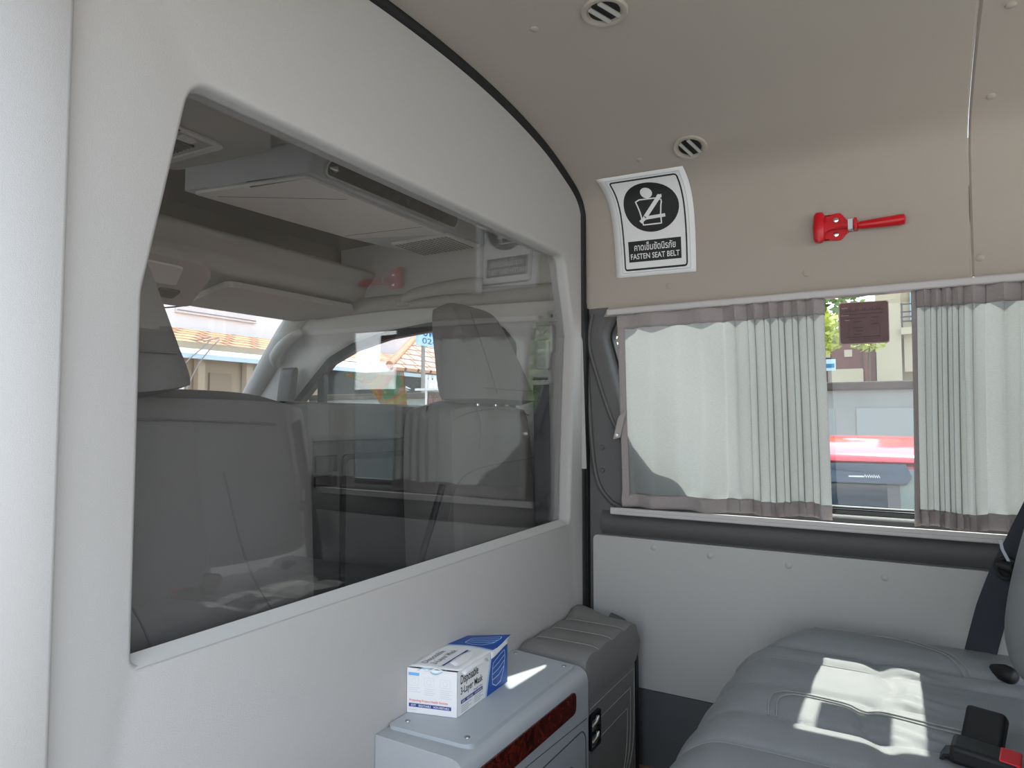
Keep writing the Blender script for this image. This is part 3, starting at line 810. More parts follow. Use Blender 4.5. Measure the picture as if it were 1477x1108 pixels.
def curtain(name, label, x0, x1, ph, amp, zt, zb, lean0=0, lean1=0, loc=None, seed=1):
    """ph(s) phase in radians, amp(s) fold depth; s 0..1 along the cloth"""
    random.seed(seed)
    t = thing(name, label, 'curtain', loc or ((x0 + x1) / 2, 1.62, .65), 'grey window curtains')
    def cf(s, v, lift=0):
        z = zb(s) + (zt(s) - zb(s)) * v
        x = x0 + (x1 - x0) * s + lean0 * (1 - s) * (1 - v) + lean1 * s * (1 - v)
        p = ph(s) + .25 * math.sin(3 * v + 5 * s)
        tight = 1 - .25 * sm(.85, 1, v)
        y = 1.626 + amp(s) * tight * math.sin(p) + .0015 * math.sin(9 * v + 11 * s)
        x += amp(s) * .3 * math.sin(2 * p)
        if v < .06: y -= .004 * math.sin(p * 1.7 + 1)
        return Vector((x, y - lift, z))
    N = 260
    b = NB(); surf(b, lambda u, v: cf(u, .055 + v * .875), N, 36); link('cloth', b, 'curtain', t)
    for nm, v0, v1 in (('top_hem', .925, 1), ('bottom_hem', 0, .066)):
        b = NB(); surf(b, lambda u, v: cf(u, v0 + v * (v1 - v0), .0022 + .002 * math.sin(PI * v)), N, 6)
        o = link(nm, b, 'hem', t); m = o.modifiers.new('thick', 'SOLIDIFY'); m.thickness = .002
    return t, cf

zt1 = lambda s: 1.1435 - .0018 * (1 - abs(math.sin(s * 34)))
zb1 = lambda s: .6535 + .004 * s + .004 * math.sin(s * 23) * s
c1, cf1 = curtain('curtain', 'grey curtain left of the window gap, nearest the partition', -.646, -.160,
    lambda s: 2 * PI * (4.0 * s + 7.0 * sm(.45, 1.0, s) * (s - .40)), lambda s: .0078 + .0060 * sm(.35, .75, s), zt1, zb1, .012, .004)
_b = NB(); surf(_b, lambda u, v: cf1(u * .032, v, .003), 6, 36)
_o = link('side_hem', _b, 'hem', c1); _m = _o.modifiers.new('thick', 'SOLIDIFY'); _m.thickness = .002
zt2 = lambda s: 1.1435 - .0015 * (1 - abs(math.sin(s * 60)))
zb2 = lambda s: .6555 + .003 * math.sin(s * 40)
c2, cf2 = curtain('curtain', 'grey pleated curtain right of the window gap, by the seat back', .008, .80,
    lambda s: 2 * PI * (14 * s + 3 * sm(0, .15, s)), lambda s: .0098 + .004 * sm(.05, .3, s), zt2, zb2, -.006, 0)
_b = NB(); surf(_b, lambda u, v: cf2(u * .008, v, .003), 4, 36)
_o = link('side_hem', _b, 'hem', c2); _m = _o.modifiers.new('thick', 'SOLIDIFY'); _m.thickness = .002
st = thing('curtain_strap', 'short grey tie strap with press stud hanging beside left curtain', 'strap', (-.637, 1.62, .86))
link('tape', ribbon(NB(), catmull([(-.620, 1.618, .898), (-.630, 1.612, .880), (-.638, 1.613, .852), (-.644, 1.612, .826)], 5), (1, 0, .25), [.006] * 2 + [.012] * 2 + [.019] * 12, .0015), 'strap', st)
link('press_stud', lathe(NB(), [(.0042, 0), (.004, .0015), (0, .002)], frame((-.643, 1.611, .834), (1, 0, 0), (0, 0, 1)), 14), 'chrome', st)

# sticker on the glass, seen from behind
sk = thing('sticker', 'maroon notice sticker seen from behind on the window glass', 'sticker', (-.084, 1.694, 1.045))
link('film', plate(NB(), rpoly([(-.132, 1.046), (-.036, 1.046), (-.036, 1.137), (-.133, 1.139)], .006), [], XZ, 1.6965, 1.6975), 'sticker', sk)
link('border', plate(NB(), rpoly([(-.135, 1.043), (-.0345, 1.044), (-.0345, 1.138), (-.1355, 1.141)], .006), [rpoly([(-.132, 1.046), (-.036, 1.046), (-.036, 1.137), (-.133, 1.139)], .006)], XZ, 1.6966, 1.6974), 'stickpale', sk)
_b = NB(); sf = lambda a, b: Vector((a, 1.6962, b))
random.seed(5)
for k in range(16):
    x = -.121 + k * .0048
    stroke(_b, [(x, 1.118), (x + .0022, 1.126 if k % 3 else 1.121), (x + .0034, 1.119)], .0014, sf)
for z, x0, x1 in ((1.112, -.125, -.045), (1.103, -.12, -.08), (1.103, -.07, -.055), (1.095, -.105, -.088), (1.088, -.07, -.055), (1.081, -.105, -.085), (1.074, -.10, -.086), (1.066, -.105, -.09), (1.06, -.12, -.052)):
    stroke(_b, [(x0, z), (x1, z)], .0014, sf)
stroke(_b, [(-.053, 1.088), (-.053, 1.056), (-.115, 1.055), (-.115, 1.09)], .0008, sf)
link('faded_print', _b, 'stickink', sk)
_b = NB()
for z, x0, x1 in ((1.127, -.128, -.116), (1.110, -.13, -.114), (1.099, -.122, -.113)): stroke(_b, [(x0, z), (x1, z)], .001, sf)
link('pale_print', _b, 'stickpale', sk)

# ------------------------------------------------------------------ console with the mask box
cn = thing('console', 'pale grey console box against the partition with walnut strip', 'console', (-.66, 1.05, 0))
def xsec(top, xf, r):     # (x, z) section against the partition
    return rpoly([(-.744, 0), (xf, 0), (xf, top), (-.744, top)], [0, .005, r, 0], 10)
link('body', plate(NB(), xsec(.375, -.572, .03), [], lambda a, b, d: Vector((a, d, b)), .832, 1.268), 'console', cn, bevel=.012)
tp = link('top_plate', plate(NB(), rpoly([(-.743, .858), (-.586, .866), (-.592, 1.252), (-.744, 1.27)], [.012, .02, .014, .004]), [], XY, .372, .381), 'plate', cn, bevel=.003)
for x, y in ((-.722, .885), (-.606, .888), (-.610, 1.236), (-.732, 1.252)):
    link('screw', lathe(NB(), [(.0045, 0), (.004, .0012), (.0015, .0016), (0, .001)], frame((x, y, .381), (1, 0, 0), (0, 1, 0)), 14), 'steel', tp)
link('walnut_strip', plate(NB(), rrect(.80, .308, 1.208, .350, .016), [], YZ, -.573, -.5695), 'walnut', cn, bevel=.001)
for (y0, z0, y1, z1) in ((.85, .03, 1.255, .262), (.885, .05, 1.205, .215)):
    rr = rrect(y0, z0, y1, z1, .03)
    link('groove', tb([(-.5722, p.x, p.y) for p in rr] + [(-.5722, rr[0].x, rr[0].y)], .0014, 6), 'thread2', cn)
link('groove', tb([(-.74, .8317, .318), (-.66, .8317, .306), (-.615, .8317, .298), (-.605, .8317, .27), (-.605, .8317, .1)], .0014, 6), 'thread2', cn)
link('groove', tb([(-.5722, .84, .298), (-.5722, 1.26, .278)], .0010, 6), 'thread2', cn)

# leather topped locker
lk = thing('locker', 'grey leather topped locker beside console, with chrome double latch', 'cabinet', (-.66, 1.43, 0))
link('carcass', bx(-.744, -.592, 1.275, 1.575, .01, .31), 'leather2', lk, bevel=.006)
def ltop(u, v, w):       # u across -1..1 (x), v along (y)
    y = 1.272 + (v + 1) / 2 * .306
    rise = .055 * sm(1.50, 1.60, y) * sm(-.62, -.745, -.66 + u * .085)
    x = -.660 + u * .0855
    return Vector((x, y, .340 + rise * .6 + w * .052 + .004 * math.sin((y - 1.272) / .075 * PI) ** 2 * (1 if w > 0 else 0)))
lt = link('padded_top', rounded_slab(ltop, 26, 40, 7), 'leather2', lk)
for y in (1.345, 1.42, 1.495):
    v = (y - 1.272) / .306 * 2 - 1
    link('seam', tb([ltop(u / 12, v, (1 - abs(u / 12) ** 7) ** (1 / 7)) + Vector((0, 0, .0003)) for u in range(-10, 12)], .0009, 6), 'thread', lt)
dp = link('door', bx(-.595, -.583, 1.285, 1.567, .02, .296), 'leather2', lk, bevel=.005)
for k, (i, z1) in enumerate(((.012, .282), (.035, .245), (.055, .205))):
    q = catmull([(1.567 - i, z1), (1.565 - i, .16), (1.553 - i, .10), (1.52 - i, .06), (1.47 - i, .03)], 6)
    link('stitching', tb([(-.5825, p.x, p.y) for p in q], .001, 6), 'thread', dp)
    link('stitching', tb([(-.5825, 1.567 - i, z1), (-.5825, 1.40 - i * .5, z1 - .002), (-.5825, 1.30, z1 - .004)], .001, 6), 'thread', dp)
la = link('latch', plate(NB(), rrect(1.292, .196, 1.345, .268, .008), [rrect(1.298, .234, 1.339, .262, .005), rrect(1.298, .202, 1.339, .230, .005)], YZ, -.583, -.577), 'blackgloss', lk, bevel=.0015)
link('latch_cup', bx(-.586, -.5825, 1.297, 1.340, .201, .263), 'chrome', la)
for z in (.241, .209): link('latch_tab', tb([(-.579, 1.303, z), (-.576, 1.318, z + .006), (-.579, 1.334, z + .012)], .0036, 8), 'chrome', la)
link('edge_strip', bx(-.60, -.584, 1.575, 1.592, .0, .30), 'black', lk, bevel=.002)
link('side_pad', tb(catmull([(-.60, 1.592, .02), (-.598, 1.596, .20), (-.602, 1.598, .33), (-.62, 1.598, .365), (-.66, 1.598, .38)], 5), .012, 10), 'skirt', lk)

# mask box
MBM = Matrix.Translation((-.6575, .9335, .3813)) @ Matrix.Rotation(math.radians(3.0), 4, 'Z') @ Matrix(((1, 0, 0, 0), (.22, 1, 0, 0), (0, 0, 1, 0), (0, 0, 0, 1)))
bw, bl, bh = .088, .176, .074        # box x is -bw..0, y 0..bl
mb = thing('mask_box', 'open white and blue carton of disposable face masks', 'box', (-.70, 1.02, .3813))
_b = NB()
box(_b, -bw, 0, 0, .0008, 0, bh, MBM); box(_b, -bw, 0, bl - .0008, bl, 0, bh - .001, MBM)
box(_b, -.0008, 0, 0, bl, 0, bh, MBM); box(_b, -bw, -bw + .0008, 0, bl, 0, bh, MBM); box(_b, -bw, 0, 0, bl, 0, .0008, MBM)
link('carton', _b, 'paper', mb, smooth=False)
def lid(u, v):            # u 0..1 across from the wall side, v 0..1 from the front
    z = bh + .0015 + .004 * math.sin(PI * v) * (.4 + .6 * (1 - u)) + .010 * sm(.70, 1, v) * u
    return MBM @ Vector((-bw + u * bw * (1.02 + .05 * v), .004 + v * bl * 1.0, z))
_b = NB(); surf(_b, lid, 10, 18); _o = link('lid', _b, 'paper', mb); _m = _o.modifiers.new('thick', 'SOLIDIFY'); _m.thickness = .0006
# loose tuck flap hanging over the long side
def flap(u, v):
    return MBM @ Vector((-.030 + u * .036, .028 + v * .082 - u * .016, bh + .0045 - .012 * u * u + .002 * math.sin(v * 4)))
_b = NB(); surf(_b, flap, 8, 8); _o = link('tuck_flap', _b, 'paper', mb); _m = _o.modifiers.new('thick', 'SOLIDIFY'); _m.thickness = .0006
_b = NB(); surf(_b, lambda u, v: MBM @ Vector((.0012 + .001 * u, .11 + v * .066, bh + .010 * sm(0, 1, v) - .012 * u)), 4, 8); _o = link('side_flap', _b, 'paper', mb); _m = _o.modifiers.new('thick', 'SOLIDIFY'); _m.thickness = .0006
def mk1(u, v): return MBM @ Vector((-.068 + u * .045, -.002 + v * .05 + .003 * math.sin(u * 6), bh - .002 + .0035 * math.sin(u * PI * 2.2) * (1 - v)))
_b = NB(); surf(_b, mk1, 14, 6); _o = link('face_mask', _b, 'mask', mb); _m = _o.modifiers.new('thick', 'SOLIDIFY'); _m.thickness = .001
link('ear_loop', tb(catmull([MBM @ Vector(p) for p in ((-.060, -.001, bh), (-.05, -.002, bh - .003), (-.035, -.0015, bh + .0035), (-.02, -.002, bh - .001), (-.008, .002, bh - .002))], 6), .0011, 6), 'paper', mb)
# print
F = lambda a, b: MBM @ Vector((-bw + a, -.0005, b))               # front face
R_ = lambda a, b: MBM @ Vector((.0005, a, b))                     # long side
T_ = lambda a, b: lid(a / bw, b / bl) + Vector((0, 0, .0007))     # lid
def prt(name, mt, calls):
    b = NB()
    for fn, a in calls: fn(b, *a)
    return link(name, b, mt, mb, smooth=False)
rc = lambda x0, y0, x1, y1: [(x0, y0), (x1, y0), (x1, y1), (x0, y1)]
prt('front_tag', 'skyink', [(patch, (rc(.003, .062, .022, .067), F))])
for k, (x0, n) in enumerate(((.004, 3), (.031, 4), (.059, 5))):
    fine = []
    for i in range(n): fine.append((stroke, ([(x0, .042 - i * .0032), (x0 + .020 - (i % 2) * .004, .042 - i * .0032)], .0006, F)))
    fine.append((stroke, (rrect(x0, .046, x0 + .017, .060, .002, 2), .0004, F, True)))
    fine.append((stroke, (circ(x0 + .0085, .053, .004, .004, 14), .0004, F, True)))
    prt('front_fine_print', 'palegrey', fine)
prt('front_footnote', 'palegrey', [(stroke, ([(.005, .006), (.018, .006)], .0008, F))])
prt('front_slogan', 'redink', [(text_to, ('Protecting Project Health Success', .005, .0185, .072, .0235, F))])
prt('front_band', 'navy', [(patch, (rc(.004, .0105, .078, .0165), F))])
F2 = lambda a, b: MBM @ Vector((-bw + a, -.0009, b))
prt('front_band_text', 'paper', [(text_to, ('SOFT', .008, .0118, .017, .0152, F2)), (text_to, ('BREATHABLE', .0215, .0118, .043, .0152, F2)), (text_to, ('NON-IRRITABLE', .0475, .0118, .075, .0152, F2))])
prt('side_title', 'ink', [(text_to, ('Disposable', .010, .046, .068, .0655, R_)), (text_to, ('3-Layer Mask', .010, .030, .083, .046, R_))])
prt('side_purple_line', 'purple', [(text_to, ('Single Use', .052, .0255, .082, .0295, R_))])
prt('side_band', 'navy', [(patch, (rc(.011, .0185, .083, .0245), R_))])
R2 = lambda a, b: MBM @ Vector((.0009, a, b))
prt('side_band_text', 'paper', [(text_to, ('SOFT', .014, .0198, .024, .0232, R2)), (text_to, ('BREATHABLE', .030, .0198, .050, .0232, R2)), (text_to, ('NON-IRRITABLE', .055, .0198, .080, .0232, R2))])
fine = [(stroke, ([(.012, .0145 - i * .0032), (.045 - (i % 2) * .009, .0145 - i * .0032)], .0007, R_)) for i in range(4)] + [(stroke, ([(.054, .0155 - i * .0032), (.085 - (i % 2) * .009, .0155 - i * .0032)], .0007, R_)) for i in range(4)]
prt('side_fine_print', 'greyink', fine)
prt('side_blue_end', 'blueink', [(patch, ([(.097, 0), (bl, 0), (bl, bh - .001), (.118, bh - .001)], R_))])
prt('side_curve_line', 'paleblue', [(stroke, ([(.0935, .0), (.101, .025), (.109, .05), (.1145, .0735)], .0055, R_))])
def mask_icon(fn, cx, cy, sx, sy):
    out = [(stroke, ([Vector((cx + sx * x, cy + sy * y)) for x, y in ((-1, -.2), (-.95, -.75), (-.4, -1), (.3, -.9), (.8, -.3), (1, .5), (.95, .95))], .0018, fn))]
    for k in range(4):
        out.append((stroke, ([Vector((cx + sx * (-1 + .05 * k), cy + sy * (-.5 + k * .35))), Vector((cx, cy + sy * (-.42 + k * .40))), Vector((cx + sx * .9, cy + sy * (-.05 + k * .34)))], .0015, fn)))
    out.append((stroke, ([Vector((cx - sx * .98, cy - sy * .2)), Vector((cx - sx * .95, cy + sy * .3)), Vector((cx - sx * .8, cy + sy * .6))], .0015, fn)))
    return out
prt('side_mask_drawing', 'paleblue', mask_icon(R2, .141, .036, .024, .028))
TL = lambda a, b: T_(b, a)         # text running along the box, a = along, b = across from wall
prt('lid_title_print', 'greyink', [(text_to, ('Disposable', .016, .026, .075, .012, TL)), (text_to, ('3-Layer Mask', .016, .042, .085, .028, TL))])
prt('lid_band', 'navy', [(patch, ([(.012, .050), (.092, .050), (.092, .054), (.012, .054)], TL))])
prt('lid_fine_print', 'palegrey', [(stroke, ([(.014, .060 + i * .004), (.075 - i * .01, .060 + i * .004)], .0007, TL)) for i in range(4)])
_b = NB()
for k in range(10):
    for j in range(4):
        a = lambda kk: .108 + .010 * math.sin(PI * kk / 10)
        y0, y1 = a(k), a(k + 1)
        q = [(bw * k / 10, y0 + (bl - y0) * j / 4), (bw * (k + 1) / 10, y1 + (bl - y1) * j / 4), (bw * (k + 1) / 10, y1 + (bl - y1) * (j + 1) / 4), (bw * k / 10, y0 + (bl - y0) * (j + 1) / 4)]
        patch(_b, q, T_)
link('lid_blue_end', _b, 'blueink', mb, smooth=False)
prt('lid_curve_line', 'paleblue', [(stroke, ([(bw * k / 10, .105 + .010 * math.sin(PI * k / 10)) for k in range(11)], .004, T_))])
T3 = lambda a, b: lid(a / bw, b / bl) + Vector((0, 0, .0012))
prt('lid_mask_drawing', 'paleblue', mask_icon(T3, .052, .145, .026, .020))

# ------------------------------------------------------------------ rear bench
bs = thing('bench_seat', 'grey pleated leather bench seat in the sun under the side window', 'seat', (0, 1.2, 0))
SEAMS = [1.005, 1.12, 1.25, 1.40]
def ctop(x, y):
    z = .420
    # nose rolls down at the front
    fx = (x + .315)
    if fx < .09: z -= .052 * (1 - max(0, fx) / .09) ** 2.4
    # outboard bolster
    bol = sm(1.44, 1.50, y)
    z += .022 * bol * sm(-.30, -.2, x) - .05 * max(0, (y - 1.54) / .06) ** 2
    # arc edge of the bolster
    # pleats
    inner = sm(-.255, -.22, x) if False else 1
    for s in SEAMS + [.88, .76]:
        z -= .0075 * math.exp(-((y - s) / .010) ** 2) * sm(1.5, 1.46, y)
    z += .004 * math.sin((y - 1.0) / .125 * PI) ** 2 * (1 - bol)
    # lateral tuck with gathered rolls behind it
    t = math.exp(-((x + .055 + .02 * math.sin((y - 1.12) / .14 * PI)) / .016) ** 2)
    z -= .0065 * t * (1 - bol)
    z += .0022 * sm(-.07, -.02, x) * sm(.12, .03, x) * math.sin(y * 210 + 3 * math.sin(x * 30)) * (1 - bol) * (.5 + .5 * math.sin((y - 1.1) / .14 * 2 * PI))
    z -= .010 * math.exp(-((y - 1.455) / .008) ** 2)
    return z
def cush(u, v):
    y = .30 + v * 1.318
    x0 = -.315 + .055 * sm(1.42, 1.615, y) - .0 + .02 * sm(1.5, 1.1, y) * 0
    x = x0 + u * (.20 - x0)
    return Vector((x, y, ctop(x if y < 1.42 else x - (x0 + .315) * (1 - u), y)))
_b = NB()
g = surf(_b, cush, 90, 300)
# skirt down to the base
front = [[_b.verts.new((vv.co.x + dx, vv.co.y, z)) for vv in g[0]] for dx, z in ((-.004, .35), (.0, .31), (.015, .29))]
prev = g[0]
for row in front:
    for j in range(len(prev) - 1): _b.faces.new([prev[j], prev[j + 1], row[j + 1], row[j]])
    prev = row
side = [_b.verts.new((r[-1].co.x, r[-1].co.y + .004, .30)) for r in g]
for i in range(len(g) - 1): _b.faces.new([g[i][-1], g[i + 1][-1], side[i + 1], side[i]])
cu_ = link('cushion', _b, 'leather', bs, angle=80)
link('base', bx(-.27, .30, .32, 1.60, .02, .31), 'dark', bs, bevel=.01)
def sline(pts, name='seam', r=.0013, m='thread', dz=.0012):
    q = catmull(pts, 8); link(name, tb([(p.x, p.y, ctop(p.x, p.y) + dz) for p in q], r, 6), m, cu_)
for s, xe in ((1.40, -.07), (1.25, -.19), (1.12, -.17), (1.005, -.08)):
    sline([(-.295, s + .004), (-.25, s), ((-.25 + xe) / 2, s), (xe, s)])
for d in (0, .012):
    sline([(-.19 - d, 1.125), (-.195 - d, 1.17), (-.185 - d, 1.196 + d), (-.16, 1.208 + d), (-.07, 1.196 + d), (0, 1.184 + d), (.06, 1.176 + d)])
sline([(-.185, 1.572), (-.16, 1.575), (-.08, 1.565), (-.01, 1.545), (.05, 1.50), (.085, 1.45)])
sline([(-.185, 1.558), (-.16, 1.562), (-.08, 1.552), (-.012, 1.533), (.045, 1.492), (.078, 1.445)])
# backrest: outboard bolster panel and centre panel
def bk1(u, v, w):
    z = .458 + (v + 1) / 2 * .68
    y = 1.40 + u * .20
    roll = .05 * abs(u) ** 3
    return Vector((.172 + (z - .53) * .30 + roll - w * .065 + .012 * (1 - v) * .5, y, z))
br_ = link('backrest', rounded_slab(bk1, 40, 40, 3), 'leather', bs, angle=80)
def bk2(u, v, w):
    z = .40 + (v + 1) / 2 * .72
    return Vector((.188 + (z - .45) * .24 - w * .07 + .04 * abs(u) ** 4, .98 + u * .27, z))
link('backrest', rounded_slab(bk2, 40, 40, 4), 'leather', bs, angle=80)
for uu in (.80, .74):
    link('seam', tb([bk1(uu, v / 20, ((max(0, 1 - uu ** 3) * max(0, 1 - abs(v / 20) ** 3)) ** (1 / 3))) - Vector((.0012, 0, 0)) for v in range(-19, 19)], .0011, 6), 'thread', br_)

rb = thing('seat_belt', 'dark blue grey belt running down beside the rear bench back', 'seat belt', (.10, 1.53, .42))
link('webbing', ribbon(NB(), catmull([(.094, 1.548, .405), (.107, 1.553, .46), (.128, 1.56, .54), (.148, 1.568, .605), (.172, 1.578, .66), (.215, 1.59, .76), (.25, 1.60, .86)], 6),
     [(1, -.55, -.35)] * 31 + [(1, -.4, -.5)] * 6, [.052] * 10 + [.052 - .0016 * k for k in range(10)] + [.036] * 17, .0022), 'belt', rb)
link('clip_ring', tb([Vector((.146, 1.545, .60)) + Vector((.016 * math.cos(a), .006 * math.sin(a), .018 * math.sin(a))) for a in [k * PI / 12 for k in range(25)]], .0045, 8), 'black', rb)
link('clip_wrap', tb([(.130, 1.55, .607), (.150, 1.545, .603), (.168, 1.55, .585)], [.008, .011, .008], 10), 'black', rb)
link('cable_tie', ribbon(NB(), [(.150, 1.548, .612), (.140, 1.540, .635), (.137, 1.536, .652)], (1, 0, .3), .005, .0012), 'palegrey', rb)
tag(link('belt_anchor', tb(catmull([(.115, 1.49, .425), (.128, 1.47, .432), (.145, 1.455, .43)], 5), [.008, .013, .014, .014, .014, .015, .015, .015, .014, .012, .008], 10), 'black'), 'black belt anchor tucked between bench cushion and back', 'belt anchor')

def buckle(label, loc, ang, tilt, L, red):
    m = Matrix.Translation(loc) @ Matrix.Rotation(ang, 4, 'Z') @ Matrix.Rotation(tilt, 4, 'Y')
    t = thing('belt_buckle', label, 'belt buckle', loc)
    link('housing', bx(-L / 2, L / 2, -.024, .024, -.012, .012, mtx=m), 'blackgloss' if False else 'black', t, bevel=.006)
    link('stalk', ribbon(NB(), [m @ Vector((-L / 2 + .005, 0, -.004)), m @ Vector((-L / 2 - .006, 0, -.008)), m @ Vector((-L / 2 - .012, 0, -.022))], m.to_3x3() @ Vector((0, 1, 0)), .03, .004), 'black', t)
    if red: link('release_button', bx(L / 2 - .022, L / 2 + .0015, -.0215, .0215, -.0105, .0128, mtx=m), 'redbtn', t, bevel=.002)
    return t
buckle('black belt buckle standing on the bench, showing its plain back', (.078, 1.160, .444), math.radians(70), math.radians(-50), .052, False)
buckle('black belt buckle with red button at lower right edge of the bench', (.072, 1.090, .434), math.radians(-8), math.radians(5), .074, True)

# ------------------------------------------------------------------ outside
GZ = -.70
struct(link('ground', bx(-40, 40, -40, 40, GZ - .2, GZ), 'ground'), 'pale concrete yard around the van', 'ground')
# boundary wall
bwl = thing('boundary_wall', 'weathered grey boundary wall behind the red car', 'wall', (0, 7.6, GZ))
link('wall', bx(-9, 9, 7.55, 7.75, GZ, 1.16), 'wallout', bwl)
for x0, x1 in ((-2.6, -.66), (-.46, 1.5), (1.7, 3.6)):
    link('panel', plate(NB(), rrect(x0, -.5, x1, .98, .01), [], XZ, 7.55, 7.535), 'wallpanel', bwl, bevel=.008)
link('coping', bx(-9, 9, 7.50, 7.80, 1.16, 1.245), 'coping', bwl, bevel=.02)
# buildings behind
bb = thing('brick_building', 'maroon brick house behind the boundary wall', 'building', (-1.2, 15, GZ))
link('wall', bx(-3.6, -.52, 14, 19, GZ, 2.42), 'brick', bb)
link('parapet', bx(-1.75, -1.05, 13.9, 14.2, 2.36, 2.5), 'cream', bb)
for x0, z0 in ((-1.40, 1.99), (-1.03, 1.99)):
    f_ = link('window', bx(x0, x0 + .13, 13.95, 14.0, z0 + .04, z0 + .17), 'cream', bb)
link('annexe', bx(-1.28, -.72, 13.6, 14, GZ, 1.78), 'cream', bb)
link('drainpipe', tb([(-.68, 13.95, GZ), (-.68, 13.95, 2.4)], .04, 8), 'brick', bb)
cb = thing('cream_building', 'cream rendered house with a balcony behind the wall', 'building', (.4, 15, GZ))
link('wall', bx(-.44, 10, 14.6, 20, GZ, 6), 'cream', cb)
link('corner_pillar', bx(-.50, -.10, 13.9, 14.6, GZ, 6), 'cream', cb)
link('balcony_floor', bx(-.10, 2.6, 13.8, 14.6, 2.38, 2.5), 'cream', cb)
link('balcony_front', bx(-.06, 2.6, 14.0, 14.1, 1.72, 2.38), 'cream', cb)
for z in (2.62, 2.70, 2.79, 2.93): link('railing', tb([(-.1, 13.9, z), (2.6, 13.9, z)], .014, 6), 'railing', cb)
for x in (-.08, .45, 1.0): link('baluster', tb([(x, 13.9, 2.5), (x, 13.9, 2.95)], .014, 6), 'railing', cb)
w_ = link('window', bx(.05, .5, 14.55, 14.6, 2.7, 3.25), 'winblue', cb)
sg = thing('street_sign', 'small blue and white signboard left of window gap above the wall', 'sign', (-1.25, 13, 1.2))
link('board', bx(-1.30, -1.10, 13.0, 13.03, 1.72, 1.92), 'signboard', sg)
link('board_print', bx(-1.28, -1.12, 12.99, 13.0, 1.77, 1.84), 'signblue', sg)
link('post', tb([(-1.2, 13.02, GZ), (-1.2, 13.02, 1.72)], .03, 8), 'conduit', sg)

def tree(name, label, x, y, z0, crown, n, size, mt, seed, grp='trees behind the boundary wall'):
    random.seed(seed)
    t = thing(name, label, 'tree', (x, y, z0), grp)
    cx, cy, cz, rx, ry, rz = crown
    link('trunk', tb([(x, y, z0), (x + (cx - x) * .4, y, (z0 + cz) / 2), (cx, cy, cz)], [.12 * min(1, rx), .09 * min(1, rx), .05 * min(1, rx)], 8), 'bark', t)
    b = NB()
    for i in range(n):
        while True:
            p = Vector((random.uniform(-1, 1), random.uniform(-1, 1), random.uniform(-1, 1)))
            if .25 < p.length < 1: break
        c = Vector((cx + p.x * rx, cy + p.y * ry, cz + p.z * rz))
        d = Vector((random.gauss(0, 1), random.gauss(0, 1), random.gauss(0, .6))).normalized(); s = d.orthogonal().normalized()
        s = Matrix.Rotation(random.uniform(0, 6.3), 3, d) @ s; L = size * random.uniform(.7, 1.3)
        vs_ = [b.verts.new(c + q) for q in (-d * L, s * L * .4, d * L, -s * L * .4)]
        b.faces.new(vs_)
    link('foliage', b, mt, t, smooth=False)
    return t
tree('leafy_tree', 'green leafy tree between the curtain and brick house', -1.3, 11, GZ, (-1.25, 11, 2.75, .75, .8, .62), 900, .09, 'leaf', 3)
tree('leafy_tree', 'yellow green low tree in front of the brick house', -1.2, 9.3, GZ, (-.95, 9.3, 1.96, .28, .3, .28), 300, .07, 'leaf2', 4)
tree('leafy_tree', 'tall green tree glimpsed left of the left curtain', -5.2, 12, GZ, (-5.0, 12, 2.2, 1.3, 1.2, 2.0), 1500, .13, 'leaf', 5)
tree('leafy_tree', 'small yellow green tree below the sticker', -.6, 12.6, GZ, (-.55, 12.6, 2.15, .28, .3, .17), 160, .06, 'leaf2', 6)

tree('leafy_tree', 'dense green tree added beyond the right curtain to darken the pane reflection', 2.3, 6.4, GZ, (2.3, 6.4, 1.5, .9, .6, 1.2), 2200, .10, 'leaf', 8)  # added out of direct view, dims the bright gap mirrored in the pane

# red car, side on
car = thing('red_car', 'red car parked alongside, its roof showing in the window gap', 'car', (-.3, 3.6, GZ))
def carsec(x):
    """half width, sill z, belt z, roof z, roof half width along the car"""
    t = (x + 2.5) / 4.4
    belt = .18 + .06 * math.sin(PI * t); hw = .86 - .16 * abs(2 * t - 1) ** 4
    return hw, belt
CYC = 3.80
def body(u, v):
    x = -2.5 + u * 4.4; hw, belt = carsec(x)
    a = PI * 2 * v
    ends = (1 - abs(2 * u - 1) ** 10) ** .3 if 0 < u < 1 else 0
    zc, hz = (GZ + .25 + belt) / 2, (belt - GZ - .25) / 2
    ca, sa = math.cos(a), math.sin(a)
    q = lambda c: math.copysign(abs(c) ** .35, c)
    return Vector((x, CYC + hw * q(ca) * (.6 + .4 * ends), zc + hz * q(sa) * ends))
_b = NB(); surf(_b, body, 40, 49); bmesh.ops.remove_doubles(_b, verts=_b.verts[:], dist=1e-4); link('body', _b, 'carred', car, angle=60)
def roofz(x): return .790 - .05 * ((x + .25) / 1.0) ** 2
def cab(u, v):
    """greenhouse shell: u along, v over from near sill to far sill"""
    x = -1.6 + u * 2.7
    w = v * 2 - 1
    zr = roofz(x) if -1.25 < x < .75 else roofz(max(-1.25, min(.75, x)))
    ramp = min(sm(-1.75, -1.0, x), sm(1.25, .55, x))
    zr = .22 + (zr - .22) * ramp
    if abs(w) > .62:
        t = (1 - abs(w)) / .38
        z = .20 + (zr - .075 - .20) * t; y = .84 - .16 * t
    else:
        t = abs(w) / .62
        z = zr - .075 * t ** 3.2; y = .68 * t
    return Vector((x, CYC + math.copysign(y, w), z))
_b = NB(); surf(_b, cab, 60, 61); link('roof', _b, 'carred', car, angle=60)
def cside(x, z, d):      # near side window plane
    zr = roofz(x) - .075; t = (z - .2) / (zr - .2)
    return Vector((x, CYC - .84 + .16 * t - d, z))
def cpl(poly, d0, d1): 
    b = NB(); return plate(b, dense([Vector(p) for p in poly]), [], lambda a, b_, d: cside(a, b_, d), d0, d1)
